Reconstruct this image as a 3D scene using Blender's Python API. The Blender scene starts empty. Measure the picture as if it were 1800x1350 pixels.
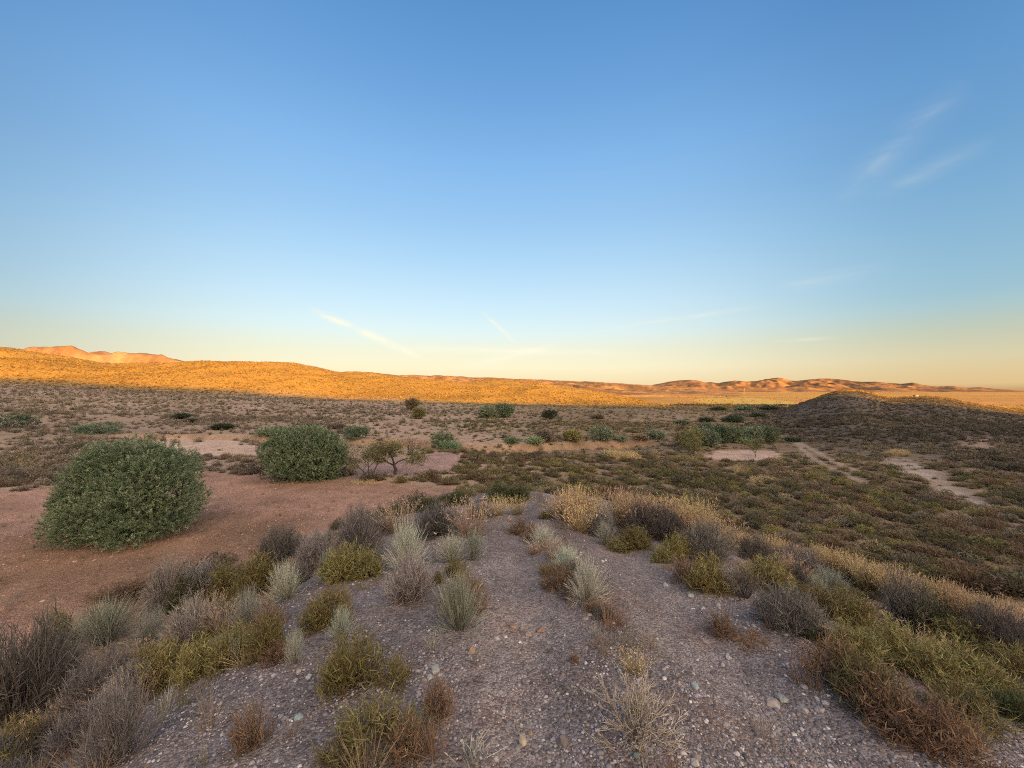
import bpy, math, random
import numpy as np
from mathutils import Vector
R = math.radians
rng = np.random.default_rng(11)
random.seed(5)
SC = bpy.context.scene
COL = SC.collection

# ------------------------------------------------------------------ camera, sky, sun, exposure
F = 687.0          # focal length in pixels of the 1800 px wide photograph
HZ = 690.0         # image row of the eye level
cam_d = bpy.data.cameras.new("camera")
cam = bpy.data.objects.new("camera", cam_d)
COL.objects.link(cam)
cam.location = (0, 0, 0)
cam.rotation_euler = (R(90), 0, 0)
cam_d.sensor_width = 36.0
cam_d.lens = 36.0 * F / 1800.0
cam_d.shift_y = (HZ - 675.0) / 1800.0
cam_d.clip_start = 0.05
cam_d.clip_end = 60000
SC.camera = cam

SUN_EL = R(4.6)
SUN_BACK = R(28)                       # the sun stands behind the camera, this far round to the right
LDIR = np.array([-math.sin(SUN_BACK), math.cos(SUN_BACK)])   # ground direction in which the light travels
LN = np.array([LDIR[1], -LDIR[0]])     # sideways, to the right of the light
TANE = math.tan(SUN_EL)

sun_d = bpy.data.lights.new("sun", 'SUN')
sun = bpy.data.objects.new("sun", sun_d)
COL.objects.link(sun)
sun_d.energy = 3.9
sun_d.angle = R(0.5)
sun_d.color = (1.0, 0.49, 0.10)
sun.rotation_euler = Vector((LDIR[0] * math.cos(SUN_EL), LDIR[1] * math.cos(SUN_EL), -math.sin(SUN_EL))).to_track_quat('-Z', 'Y').to_euler()
sun.location = (60, -120, 60)

SC.view_settings.view_transform = 'Standard'
SC.view_settings.look = 'None'
SC.view_settings.exposure = 2.3
SC.view_settings.gamma = 1.0
SC.render.film_transparent = False
SC.cycles.max_bounces = 5
SC.cycles.use_denoising = False
SC.cycles.filter_width = 1.05


def pix_dir(px, py):
    d = np.array([(px - 900) / F, 1.0, -(py - HZ) / F])
    return d / np.linalg.norm(d)


def lin(c):
    out = []
    for v in c:
        v = v / 255.0
        out.append(v / 12.92 if v <= 0.04045 else ((v + 0.055) / 1.055) ** 2.4)
    return out


def build_world():
    w = bpy.data.worlds.new("World")
    SC.world = w
    w.use_nodes = True
    nt = w.node_tree
    for n in list(nt.nodes):
        nt.nodes.remove(n)
    N = nt.nodes.new
    L = nt.links.new
    out = N('ShaderNodeOutputWorld')
    bg = N('ShaderNodeBackground')
    tc = N('ShaderNodeTexCoord')
    sky = N('ShaderNodeTexSky')
    sky.sky_type = 'NISHITA'
    sky.sun_disc = False
    sky.sun_elevation = SUN_EL
    sky.sun_rotation = math.atan2(-LDIR[0], -LDIR[1])
    sky.air_density = 1.0
    sky.dust_density = 1.5
    sky.ozone_density = 1.5
    sep = N('ShaderNodeSeparateXYZ')
    L(tc.outputs['Generated'], sep.inputs[0])

    def math_(op, a, b=None, clamp=False):
        m = N('ShaderNodeMath')
        m.operation = op
        m.use_clamp = clamp
        for i, v in enumerate((a, b)):
            if v is None:
                continue
            if isinstance(v, (int, float)):
                m.inputs[i].default_value = v
            else:
                L(v, m.inputs[i])
        return m.outputs[0]

    def vmath(op, a, vec):
        m = N('ShaderNodeVectorMath')
        m.operation = op
        L(a, m.inputs[0])
        m.inputs[1].default_value = vec
        return m.outputs['Value'] if op == 'DOT_PRODUCT' else m.outputs[0]

    def ramp(fac, stops):
        r = N('ShaderNodeValToRGB')
        el = r.color_ramp.elements
        while len(el) < len(stops):
            el.new(0.5)
        for e, (p, c) in zip(el, stops):
            e.position = p
            e.color = (*c, 1)
        L(fac, r.inputs[0])
        return r.outputs[0]

    def mix(kind, fac, a, b):
        m = N('ShaderNodeMixRGB')
        m.blend_type = kind
        if isinstance(fac, (int, float)):
            m.inputs[0].default_value = fac
        else:
            L(fac, m.inputs[0])
        for i, v in ((1, a), (2, b)):
            if isinstance(v, tuple):
                m.inputs[i].default_value = (*v, 1)
            else:
                L(v, m.inputs[i])
        return m.outputs[0]

    z = sep.outputs['Z']
    grad = [(-0.02, (205, 170, 130)), (0.015, (250, 226, 180)), (0.06, (253, 240, 206)), (0.105, (240, 238, 214)),
            (0.15, (224, 240, 240)), (0.21, (205, 232, 247)), (0.31, (176, 215, 245)), (0.40, (152, 198, 240)),
            (0.50, (131, 184, 236)), (0.60, (107, 163, 221)), (0.71, (84, 143, 204)), (1.0, (58, 108, 170))]
    base = ramp(math_('MAXIMUM', z, 0.0), [(max(p, 0.0), lin(c)) for p, c in grad])
    # the sky deepens away from the anti-solar side
    c0 = pix_dir(830, HZ)
    dot = vmath('DOT_PRODUCT', tc.outputs['Generated'], tuple(c0))
    rt = vmath('DOT_PRODUCT', tc.outputs['Generated'], (1.0, 0.0, 0.0))
    hz = math_('SQRT', math_('SUBTRACT', 1.0001, math_('MULTIPLY', z, z)))
    caz = math_('DIVIDE', dot, hz)
    mr = N('ShaderNodeMapRange')
    mr.interpolation_type = 'SMOOTHERSTEP'
    L(caz, mr.inputs[0])
    for i, q in enumerate((1.02, 0.50, 0.0, 1.0)):
        mr.inputs[i + 1].default_value = q
    edge = mr.outputs[0]
    edge = math_('MULTIPLY', edge, math_('SUBTRACT', 1.0, math_('MULTIPLY', math_('MULTIPLY', z, z), 0.3)), True)
    side = math_('ADD', math_('MULTIPLY', rt, 0.8), 0.5, True)
    tint = mix('MIX', side, (0.38, 0.50, 0.62), (0.44, 0.60, 0.70))
    low = math_('SUBTRACT', 1.0, math_('DIVIDE', z, 0.17), True)
    tint = mix('MIX', low, tint, mix('MIX', side, (0.62, 0.62, 0.66), (0.87, 0.75, 0.61)))
    base = mix('MULTIPLY', edge, base, tint)
    # the sunset side of the sky, behind the viewer, is brighter and warmer
    back = math_('DIVIDE', math_('SUBTRACT', vmath('DOT_PRODUCT', tc.outputs['Generated'], (-LDIR[0], -LDIR[1], 0.12)), 0.08), 0.75, True)
    base = mix('MIX', back, base, (4.3, 3.3, 2.4))
    # thin cirrus: streaks lying along arcs of the sky
    mp = N('ShaderNodeMapping')
    L(tc.outputs['Generated'], mp.inputs[0])
    mp.inputs['Scale'].default_value = (7, 7, 34)
    mp.inputs['Rotation'].default_value = (0.1, 0.22, 0.0)
    nz = N('ShaderNodeTexNoise')
    L(mp.outputs[0], nz.inputs['Vector'])
    nz.inputs['Scale'].default_value = 1.0
    nz.inputs['Detail'].default_value = 7
    nz.inputs['Roughness'].default_value = 0.62
    nz.inputs['Distortion'].default_value = 0.7
    brk = math_('MULTIPLY', math_('SUBTRACT', nz.outputs[0], 0.30), 2.8, True)
    total = None
    streaks = [((555, 548), (735, 626), 0.017, 1.2), ((845, 545), (905, 602), 0.012, 0.5), ((820, 645), (970, 608), 0.022, 0.6), ((700, 612), (1120, 622), 0.02, 0.5),
               ((1480, 345), (1690, 150), 0.045, 0.11), ((1540, 345), (1740, 250), 0.03, 0.08), ((1060, 580), (1330, 540), 0.012, 0.28),
               ((1360, 600), (1470, 594), 0.007, 0.30), ((1370, 505), (1560, 470), 0.022, 0.16)]
    for (a, b, wd, am) in streaks:
        d1, d2 = pix_dir(*a), pix_dir(*b)
        n = np.cross(d1, d2)
        n /= np.linalg.norm(n)
        c = (d1 + d2) / np.linalg.norm(d1 + d2)
        half = 1 - float(np.dot(d1, c))
        across = math_('SUBTRACT', 1.0, math_('DIVIDE', math_('ABSOLUTE', vmath('DOT_PRODUCT', tc.outputs['Generated'], tuple(n))), wd), True)
        along = math_('SUBTRACT', 1.0, math_('DIVIDE', math_('SUBTRACT', 1.0, vmath('DOT_PRODUCT', tc.outputs['Generated'], tuple(c))), half * 1.3), True)
        m = math_('MULTIPLY', math_('MULTIPLY', math_('MULTIPLY', across, across), along), am * 1.7)
        total = m if total is None else math_('ADD', total, m)
    veil = math_('MULTIPLY', math_('MULTIPLY', low, math_('MULTIPLY', math_('SUBTRACT', caz, 0.93), 12.0, True)), 0.10)
    cl = math_('MULTIPLY', math_('ADD', total, veil), brk, True)
    base = mix('MIX', cl, base, tuple(lin((255, 246, 222))))
    scaled = mix('MULTIPLY', 1.0, base, (1.80, 1.80, 1.80))
    # the physical sky keeps its share: it brings the glow round the sun behind the viewer
    full = mix('MIX', 0.10, scaled, sky.outputs[0])
    L(full, bg.inputs[0])
    bg.inputs[1].default_value = 0.1125
    L(bg.outputs[0], out.inputs[0])


build_world()

# ------------------------------------------------------------------ noise and mesh helpers


def vnoise(x, y, seed=0):
    xi = np.floor(x).astype(np.int64)
    yi = np.floor(y).astype(np.int64)
    xf = x - xi
    yf = y - yi

    def h(a, b):
        n = (a * 374761393 + b * 668265263 + seed * 982451653) & 0xFFFFFFFF
        n = ((n ^ (n >> 13)) * 1274126177) & 0xFFFFFFFF
        return ((n ^ (n >> 16)) & 0xFFFF) / 65535.0
    u = xf * xf * xf * (xf * (xf * 6 - 15) + 10)
    v = yf * yf * yf * (yf * (yf * 6 - 15) + 10)
    a = h(xi, yi) * (1 - u) + h(xi + 1, yi) * u
    b = h(xi, yi + 1) * (1 - u) + h(xi + 1, yi + 1) * u
    return (a * (1 - v) + b * v) * 2 - 1


def fbm(x, y, octv=4, seed=0, gain=0.5):
    s, amp, tot = 0.0, 1.0, 0.0
    for i in range(octv):
        s = s + amp * vnoise(x * 2 ** i + 17.3 * i, y * 2 ** i - 9.1 * i, seed + i)
        tot += amp
        amp *= gain
    return s / tot


def sstep(a, b, x):
    t = np.clip((x - a) / (b - a), 0, 1)
    return t * t * (3 - 2 * t)


def mesh_np(name, V, Fa, mat=None, col=None, smooth=False):
    V = np.ascontiguousarray(V, dtype=np.float32)
    Fa = np.ascontiguousarray(Fa, dtype=np.int32)
    k = Fa.shape[1]
    me = bpy.data.meshes.new(name)
    me.vertices.add(len(V))
    me.vertices.foreach_set("co", V.ravel())
    me.loops.add(Fa.size)
    me.loops.foreach_set("vertex_index", Fa.ravel())
    me.polygons.add(len(Fa))
    me.polygons.foreach_set("loop_start", np.arange(0, Fa.size, k, dtype=np.int32))
    me.polygons.foreach_set("loop_total", np.full(len(Fa), k, dtype=np.int32))
    if smooth:
        me.polygons.foreach_set("use_smooth", np.ones(len(Fa), dtype=bool))
    me.update(calc_edges=True)
    if col is not None:
        c = np.ones((len(V), 4), dtype=np.float32)
        c[:, :3] = col
        a = me.attributes.new("Col", 'FLOAT_COLOR', 'POINT')
        a.data.foreach_set("color", c.ravel())
    if mat is not None:
        me.materials.append(mat)
    return me


def link(name, data, parent=None, loc=None, kind=None, label=None, cat=None, group=None):
    o = bpy.data.objects.new(name, data)
    COL.objects.link(o)
    if parent is not None:
        o.parent = parent
    if loc is not None:
        o.location = loc
    if kind:
        o["kind"] = kind
    if label:
        o["label"] = label
    if cat:
        o["category"] = cat
    if group:
        o["group"] = group
    return o


# ------------------------------------------------------------------ materials


def new_mat(name):
    m = bpy.data.materials.new(name)
    m.use_nodes = True
    nt = m.node_tree
    for n in list(nt.nodes):
        nt.nodes.remove(n)
    return m, nt, nt.nodes.new, nt.links.new


def foliage_mat(name, trans=0.25, rough=0.7, spec=0.15):
    m, nt, N, L = new_mat(name)
    out = N('ShaderNodeOutputMaterial')
    at = N('ShaderNodeAttribute')
    at.attribute_name = "Col"
    oi = N('ShaderNodeObjectInfo')
    mul = N('ShaderNodeMixRGB')
    mul.blend_type = 'MULTIPLY'
    mul.inputs[0].default_value = 1
    L(at.outputs['Color'], mul.inputs[1])
    L(oi.outputs['Color'], mul.inputs[2])
    p = N('ShaderNodeBsdfPrincipled')
    p.inputs['Roughness'].default_value = rough
    p.inputs['Specular IOR Level'].default_value = spec
    L(mul.outputs[0], p.inputs['Base Color'])
    t = N('ShaderNodeBsdfTranslucent')
    L(mul.outputs[0], t.inputs['Color'])
    mx = N('ShaderNodeMixShader')
    mx.inputs[0].default_value = trans
    L(p.outputs[0], mx.inputs[1])
    L(t.outputs[0], mx.inputs[2])
    L(mx.outputs[0], out.inputs['Surface'])
    return m


def ground_mat(name, far=False):
    m, nt, N, L = new_mat(name)
    out = N('ShaderNodeOutputMaterial')
    p = N('ShaderNodeBsdfPrincipled')
    p.inputs['Roughness'].default_value = 0.95
    p.inputs['Specular IOR Level'].default_value = 0.1
    at = N('ShaderNodeAttribute')
    at.attribute_name = "Col"
    tc = N('ShaderNodeTexCoord')

    def noise(scale, det, rough=0.6):
        n = N('ShaderNodeTexNoise')
        n.inputs['Scale'].default_value = scale
        n.inputs['Detail'].default_value = det
        n.inputs['Roughness'].default_value = rough
        L(tc.outputs['Object'], n.inputs['Vector'])
        return n.outputs[0]

    def rng_(v, a, b, c, d):
        r = N('ShaderNodeMapRange')
        L(v, r.inputs[0])
        for i, q in enumerate((a, b, c, d)):
            r.inputs[i + 1].default_value = q
        return r.outputs[0]

    def mulc(a, fac):
        x = N('ShaderNodeMixRGB')
        x.blend_type = 'MULTIPLY'
        x.inputs[0].default_value = 1
        L(a, x.inputs[1])
        L(fac, x.inputs[2])
        return x.outputs[0]
    c = at.outputs['Color']
    if far:
        c = mulc(c, rng_(noise(0.03, 8, 0.7), 0.3, 0.7, 0.72, 1.25))
        bsrc, bd, bs = noise(0.05, 9, 0.75), 6.0, 0.6
        L(c, p.inputs['Base Color'])
    else:
        c = mulc(c, rng_(noise(0.8, 6, 0.65), 0.3, 0.7, 0.75, 1.25))
        c = mulc(c, rng_(noise(9.0, 5, 0.7), 0.3, 0.7, 0.72, 1.28))
        vo = N('ShaderNodeTexVoronoi')
        vo.inputs['Scale'].default_value = 62
        L(tc.outputs['Object'], vo.inputs['Vector'])
        bw = N('ShaderNodeRGBToBW')
        L(vo.outputs['Color'], bw.inputs[0])
        c = mulc(c, rng_(bw.outputs[0], 0.2, 0.85, 0.62, 1.45))
        L(c, p.inputs['Base Color'])
        sub = N('ShaderNodeMath')
        sub.operation = 'MULTIPLY_ADD'
        L(vo.outputs['Distance'], sub.inputs[0])
        sub.inputs[1].default_value = -0.6
        L(noise(14.0, 6, 0.75), sub.inputs[2])
        bsrc, bd, bs = sub.outputs[0], 0.02, 0.8
    b = N('ShaderNodeBump')
    b.inputs['Strength'].default_value = bs
    b.inputs['Distance'].default_value = bd
    L(bsrc, b.inputs['Height'])
    L(b.outputs[0], p.inputs['Normal'])
    L(p.outputs[0], out.inputs['Surface'])
    return m


def rock_mat(name):
    m, nt, N, L = new_mat(name)
    out = N('ShaderNodeOutputMaterial')
    p = N('ShaderNodeBsdfPrincipled')
    p.inputs['Roughness'].default_value = 0.85
    p.inputs['Specular IOR Level'].default_value = 0.25
    at = N('ShaderNodeAttribute')
    at.attribute_name = "Col"
    oi = N('ShaderNodeObjectInfo')
    tc = N('ShaderNodeTexCoord')
    n = N('ShaderNodeTexNoise')
    n.inputs['Scale'].default_value = 3.5
    n.inputs['Detail'].default_value = 8
    n.inputs['Roughness'].default_value = 0.7
    L(tc.outputs['Object'], n.inputs['Vector'])
    r = N('ShaderNodeMapRange')
    L(n.outputs[0], r.inputs[0])
    for i, q in enumerate((0.3, 0.7, 0.55, 1.3)):
        r.inputs[i + 1].default_value = q
    a = N('ShaderNodeMixRGB')
    a.blend_type = 'MULTIPLY'
    a.inputs[0].default_value = 1
    L(at.outputs['Color'], a.inputs[1])
    L(oi.outputs['Color'], a.inputs[2])
    b = N('ShaderNodeMixRGB')
    b.blend_type = 'MULTIPLY'
    b.inputs[0].default_value = 1
    L(a.outputs[0], b.inputs[1])
    L(r.outputs[0], b.inputs[2])
    L(b.outputs[0], p.inputs['Base Color'])
    bp = N('ShaderNodeBump')
    bp.inputs['Strength'].default_value = 0.5
    bp.inputs['Distance'].default_value = 0.05
    L(n.outputs[0], bp.inputs['Height'])
    L(bp.outputs[0], p.inputs['Normal'])
    L(p.outputs[0], out.inputs['Surface'])
    return m


M_LEAF = foliage_mat("shrub_foliage", 0.25)
M_TREE = foliage_mat("tree_leaves", 0.30, 0.55, 0.3)
M_WOOD = foliage_mat("dry_wood", 0.0, 0.85)
M_GROUND = ground_mat("desert_ground")
M_FAR = ground_mat("far_slopes", True)
M_ROCK = rock_mat("stone")

# ------------------------------------------------------------------ terrain height

# valley floor: for a few bearings (as image columns), heights at growing distances
VAL = {
    -600: [(3, -4.5), (10, -4.5), (18, -4.6), (30, -4.4), (52, -3.4), (75, -1.5), (100, 1.0), (140, 6), (200, 12), (320, 10)],
    0: [(3, -4.6), (9, -4.65), (18, -4.65), (30, -4.85), (52, -4.5), (75, -3.3), (100, -1.5), (140, 2.0), (175, 6.6), (320, 6)],
    300: [(3, -4.6), (15, -4.7), (23.5, -4.8), (37, -4.9), (50, -5.1), (66, -4.8), (90, -3.9), (120, -1.7), (160, 1.4), (320, -2)],
    600: [(3, -4.6), (15, -4.75), (20.5, -4.8), (31, -5), (44, -5.1), (58, -5.1), (84, -4.9), (115, -4.2), (150, -2.8), (320, -7)],
    800: [(3, -4.6), (15, -4.8), (21, -4.9), (32, -5.1), (45, -5.2), (60, -5.2), (90, -5.2), (118, -5.2), (160, -4.2), (320, -8.4)],
    1000: [(3, -4.7), (15, -5.0), (20, -5.2), (34, -5.4), (48, -5.6), (65, -5.7), (97, -5.6), (120, -5.6), (165, -5.5), (320, -8.4)],
    1140: [(3, -4.8), (15, -5.1), (20, -5.2), (35, -5.6), (50, -5.8), (68, -5.9), (105, -6.1), (150, -6.1), (190, -6.1), (250, -7.6), (320, -8.6)],
    1300: [(3, -4.8), (15, -5.1), (24, -5.6), (37, -5.9), (52, -6.1), (70, -6.1), (100, -6.6), (150, -7.0), (220, -8.3), (320, -8.6)],
    1500: [(3, -4.7), (14, -4.9), (23, -5.4), (29, -5.5), (40, -5.6), (60, -5.8), (90, -6.5), (150, -8.0), (220, -8.8), (320, -8.8)],
    1800: [(3, -4.5), (12, -4.7), (16.5, -5.0), (22, -5.1), (31, -5.0), (44, -5.0), (70, -6.0), (110, -8.0), (190, -9.0), (320, -9.0)],
    2400: [(3, -4.5), (12, -4.7), (22, -5.0), (31, -5.0), (44, -5.0), (70, -6.0), (110, -8.0), (190, -9.0), (320, -9.0)],
}
FARZ = [(500, -7.8), (800, -7.2), (1300, -5.5), (2200, -1), (3500, 6), (6000, 0), (20000, -20)]
PXC = np.arange(-1200, 3001, 10.0)
LYC = np.linspace(math.log(1.0), math.log(25000), 420)
YC = np.exp(LYC)
GOLD = np.array([  # column, crest row, crest distance, foot distance
    (-1200, 575, 380, 150), (-600, 588, 330, 140), (0, 611, 262, 140), (60, 620, 258, 140), (120, 629, 255, 140), (180, 639, 250, 140), (240, 640, 248, 140),
    (320, 638, 247, 140), (400, 636, 250, 140), (460, 638, 252, 140), (520, 640, 255, 140), (560, 647, 257, 140), (600, 655, 258, 142), (650, 657, 260, 144),
    (700, 662, 262, 146), (760, 669, 262, 148), (800, 671, 262, 150), (850, 670, 262, 150), (900, 671, 262, 152), (960, 675, 262, 156),
    (1000, 680, 260, 160), (1040, 685, 250, 164), (1080, 692, 240, 170), (1120, 703, 218, 176), (1150, 711, 205, 185), (1190, 724, 195, 190), (1260, 740, 195, 190)])
RH = np.array([   # right hill: column, crest row, crest distance, foot distance
    (1240, 775, 142, 85), (1290, 750, 145, 80), (1320, 739, 149, 76), (1350, 728, 154, 70), (1380, 718, 158, 62), (1400, 711, 162, 56), (1430, 700, 168, 52),
    (1455, 691, 175, 48), (1475, 686, 180, 45), (1495, 684, 182, 43), (1520, 687, 182, 42), (1545, 694, 182, 41), (1560, 698, 192, 40), (1580, 697, 218, 39), (1610, 696, 228, 38),
    (1640, 696, 228, 37), (1670, 700, 226, 36), (1700, 706, 222, 34), (1740, 713, 216, 32), (1800, 722, 204, 30), (1900, 732, 180, 28), (2400, 750, 144, 25), (3000, 755, 144, 25)])


def gblur(A, s, axis):
    r = int(3 * s) + 1
    k = np.exp(-0.5 * (np.arange(-r, r + 1) / s) ** 2)
    k /= k.sum()
    P = np.pad(A, [(r, r) if i == axis else (0, 0) for i in range(2)], mode='edge')
    return np.apply_along_axis(lambda v: np.convolve(v, k, 'valid'), axis, P)


def build_table():
    cols = sorted(VAL)
    T = np.zeros((len(cols), len(YC)))
    for i, c in enumerate(cols):
        pts = [(1.0, VAL[c][0][1])] + VAL[c] + FARZ
        T[i] = np.interp(LYC, np.log([p[0] for p in pts]), [p[1] for p in pts])
    G = np.zeros((len(PXC), len(YC)))
    for j in range(len(YC)):
        G[:, j] = np.interp(PXC, cols, T[:, j])
    G = gblur(gblur(G, 6.0, 0), 2.5, 1)
    for tab, back in ((GOLD, 160.0), (RH, 60.0)):
        pr = np.interp(PXC, tab[:, 0], tab[:, 1])
        yc = np.interp(PXC, tab[:, 0], tab[:, 2])
        yf = np.interp(PXC, tab[:, 0], tab[:, 3])
        zc = -(pr - HZ) / F * yc
        for i in range(len(PXC)):
            if tab is GOLD and PXC[i] > 1262 or tab is RH and PXC[i] < 1240:
                continue
            zf = np.interp(math.log(yf[i]), LYC, G[i])
            t = np.clip((YC - yf[i]) / (yc[i] - yf[i]), 0, 1)
            up = zf + (zc[i] - zf) * (0.55 * t + 0.45 * np.sin(t * math.pi / 2) ** 1.3)
            dn = zc[i] - (YC - yc[i]) / back * max(zc[i] + 11, 2.0)
            hill = np.where(YC < yf[i], -99, np.where(YC <= yc[i], up, dn))
            G[i] = np.maximum(G[i], hill)
    G = gblur(gblur(G, 0.7, 0), 0.6, 1)
    return G


TAB = build_table()


def table(px, Y):
    fx = np.clip((px - PXC[0]) / 10.0, 0, len(PXC) - 1.001)
    fy = np.clip((np.log(np.maximum(Y, 1.0)) - LYC[0]) / (LYC[1] - LYC[0]), 0, len(LYC) - 1.001)
    i = fx.astype(int)
    j = fy.astype(int)
    u = fx - i
    v = fy - j
    return (TAB[i, j] * (1 - u) + TAB[i + 1, j] * u) * (1 - v) + (TAB[i, j + 1] * (1 - u) + TAB[i + 1, j + 1] * u) * v


def pxY(x, y):
    a = np.arctan2(x, y)
    r = np.hypot(x, y)
    ac = np.clip(a, R(-70), R(70))
    return 900 + F * np.tan(ac), r * np.cos(ac)


WASH = None        # set below, once the floor can be looked up


def seg_dist(x, y, pts):
    d = np.full(np.shape(x), 1e9)
    for (x0, y0), (x1, y1) in zip(pts[:-1], pts[1:]):
        vx, vy = x1 - x0, y1 - y0
        t = np.clip(((x - x0) * vx + (y - y0) * vy) / (vx * vx + vy * vy), 0, 1)
        d = np.minimum(d, np.hypot(x - x0 - t * vx, y - y0 - t * vy))
    return d


def ridge_x(y):
    return 0.3 + 0.012 * np.clip(y, 0, 20) + 0.12 * np.sin(y * 0.35)


def height(x, y):
    x = np.asarray(x, float)
    y = np.asarray(y, float)
    px, Y = pxY(x, y)
    z = table(px, Y)
    # rolling of the land, larger farther out
    z = z + 0.05 * fbm(x / 3.0, y / 3.0, 3, 3) * sstep(3, 12, Y)
    z = z + 0.22 * fbm(x / 11.0, y / 11.0, 3, 5) * sstep(18, 50, Y)
    z = z + 0.9 * fbm(x / 38.0, y / 38.0, 4, 8) * sstep(60, 150, Y) * (1 - 0.8 * sstep(280, 700, Y)) * (1 - 0.72 * sstep(1240, 1340, px))
    z = z + 1.1 * (1 - np.abs(fbm(x / 30.0, y / 55.0, 3, 14)) * 2.5) * sstep(150, 200, Y) * (1 - sstep(260, 330, Y)) * (1 - sstep(900, 1150, px))
    if WASH is not None:
        d = seg_dist(x, y, WASH)
        d = d + 1.2 * fbm(x / 5.0, y / 5.0, 3, 21)
        z = z - 1.0 * (1 - sstep(1.6, 3.0, d))
    # the spur the viewer stands on, running down the middle
    dx = x - ridge_x(y)
    crest = -1.65 - 0.12 * y - 0.0035 * np.clip(y - 7, 0, 99) ** 2
    crest = np.minimum(crest, 18)
    wob = 0.5 * fbm(x / 2.2, y / 2.2, 2, 31)
    wl = 3.1 + 0.02 * np.clip(-y, 0, 200)
    prof = 1 - sstep(wl - 0.6, wl + 4.6, np.abs(dx) + wob)
    crest = crest - 0.035 * np.abs(dx) ** 1.6
    fade = sstep(26, 14, y) if False else 1 - sstep(13, 24, y)
    zr = z + (np.maximum(crest, z) - z) * prof * fade
    # wheel ruts
    lane = np.exp(-((dx + 0.30) / 0.33) ** 2) + np.exp(-((dx - 1.20) / 0.38) ** 2)
    zr = zr - 0.08 * lane * (np.abs(y) < 14)
    zr = zr + 0.018 * fbm(x / 0.45, y / 0.45, 3, 40) * (1 - sstep(10, 20, Y))
    return zr


def unproject(px, py, ymax=4000.0):
    """Ground point seen at an image position."""
    px = np.atleast_1d(np.asarray(px, float))
    py = np.atleast_1d(np.asarray(py, float))
    ys = np.exp(np.linspace(math.log(1.0), math.log(ymax), 1400))
    out = np.zeros((len(px), 3))
    for i in range(len(px)):
        ax, az = (px[i] - 900) / F, -(py[i] - HZ) / F
        hit = az * ys <= height(ax * ys, ys)
        k = int(np.argmax(hit)) if hit.any() else len(ys) - 1
        lo, hi = ys[max(k - 1, 0)], ys[k]
        for _ in range(14):
            mid = 0.5 * (lo + hi)
            if az * mid <= float(height(np.array(ax * mid), np.array(mid))):
                hi = mid
            else:
                lo = mid
        out[i] = (ax * hi, hi, float(height(np.array(ax * hi), np.array(hi))))
    return out


def region(pts):
    return unproject([p[0] for p in pts], [p[1] for p in pts])[:, :2]


WASH = region([(250, 766), (360, 768), (470, 770), (600, 776), (690, 776), (760, 782), (850, 786), (960, 786), (1040, 781), (1120, 778)])


def inside(x, y, poly, soft=0.0, seed=0, wl=2.0):
    """Soft mask of a ground polygon with a ragged rim."""
    x = np.asarray(x, float)
    y = np.asarray(y, float)
    res = np.zeros(np.shape(x))
    x0, y0 = poly.min(0) - 3 * soft - 1
    x1, y1 = poly.max(0) + 3 * soft + 1
    box = (x > x0) & (x < x1) & (y > y0) & (y < y1)
    if not box.any():
        return res
    xs, ys = x[box], y[box]
    ins = np.zeros(xs.shape, bool)
    j = len(poly) - 1
    for i in range(len(poly)):
        xi, yi = poly[i]
        xj, yj = poly[j]
        c = ((yi > ys) != (yj > ys)) & (xs < (xj - xi) * (ys - yi) / (yj - yi + 1e-12) + xi)
        ins ^= c
        j = i
    pts = [tuple(p) for p in poly] + [tuple(poly[0])]
    d = seg_dist(xs, ys, pts) * np.where(ins, 1, -1)
    if soft > 0:
        d = d + soft * 1.5 * fbm(xs / wl, ys / wl, 3, 60 + seed)
        res[box] = sstep(-soft, soft, d)
    else:
        res[box] = ins
    return res


Z_RED = region([(-330, 1010), (-200, 1170), (0, 1150), (150, 1105), (330, 1020), (470, 965), (600, 925), (700, 897), (790, 878), (822, 866), (790, 856), (700, 848), (600, 846), (480, 838), (380, 832), (250, 838), (100, 855), (0, 868), (-250, 880)])
Z_PALE = region([(285, 772), (330, 768), (420, 776), (462, 790), (470, 800), (430, 803), (380, 800), (340, 806), (290, 795), (255, 778)])
Z_GREY = region([(690, 838), (620, 842), (610, 825), (690, 812), (760, 795), (815, 797), (812, 812), (790, 830)])
Z_FIELD = region([(1235, 800), (1260, 792), (1345, 791), (1368, 797), (1370, 806), (1345, 812), (1290, 811), (1240, 806)])
Z_WASH2 = region([(1530, 812), (1590, 804), (1620, 812), (1660, 836), (1700, 856), (1735, 878), (1725, 888), (1690, 880), (1640, 860), (1600, 842), (1560, 826)])
Z_WASH3 = region([(1650, 882), (1690, 890), (1790, 905), (1800, 925), (1740, 915), (1680, 902)])
Z_PATCH4 = region([(1690, 775), (1740, 765), (1770, 775), (1750, 790), (1710, 790)])
Z_TAN = region([(560, 752), (600, 742), (700, 745), (760, 755), (860, 765), (960, 770), (960, 780), (800, 778), (700, 772), (600, 770)])
TRACK_A = region([(1372, 768), (1400, 776), (1412, 792), (1430, 806), (1455, 822), (1480, 832), (1520, 850)])
TRACK_B = region([(1395, 772), (1428, 790), (1450, 804), (1480, 818), (1510, 830)])
LITTER = [(-11.2, 12.0, 3.4), (-11.5, 22.8, 3.3)]
Z_LITFIELD = region([(1215, 705), (1235, 699), (1330, 700), (1400, 706), (1380, 713), (1300, 712)])
SUNPATCH = None


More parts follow.
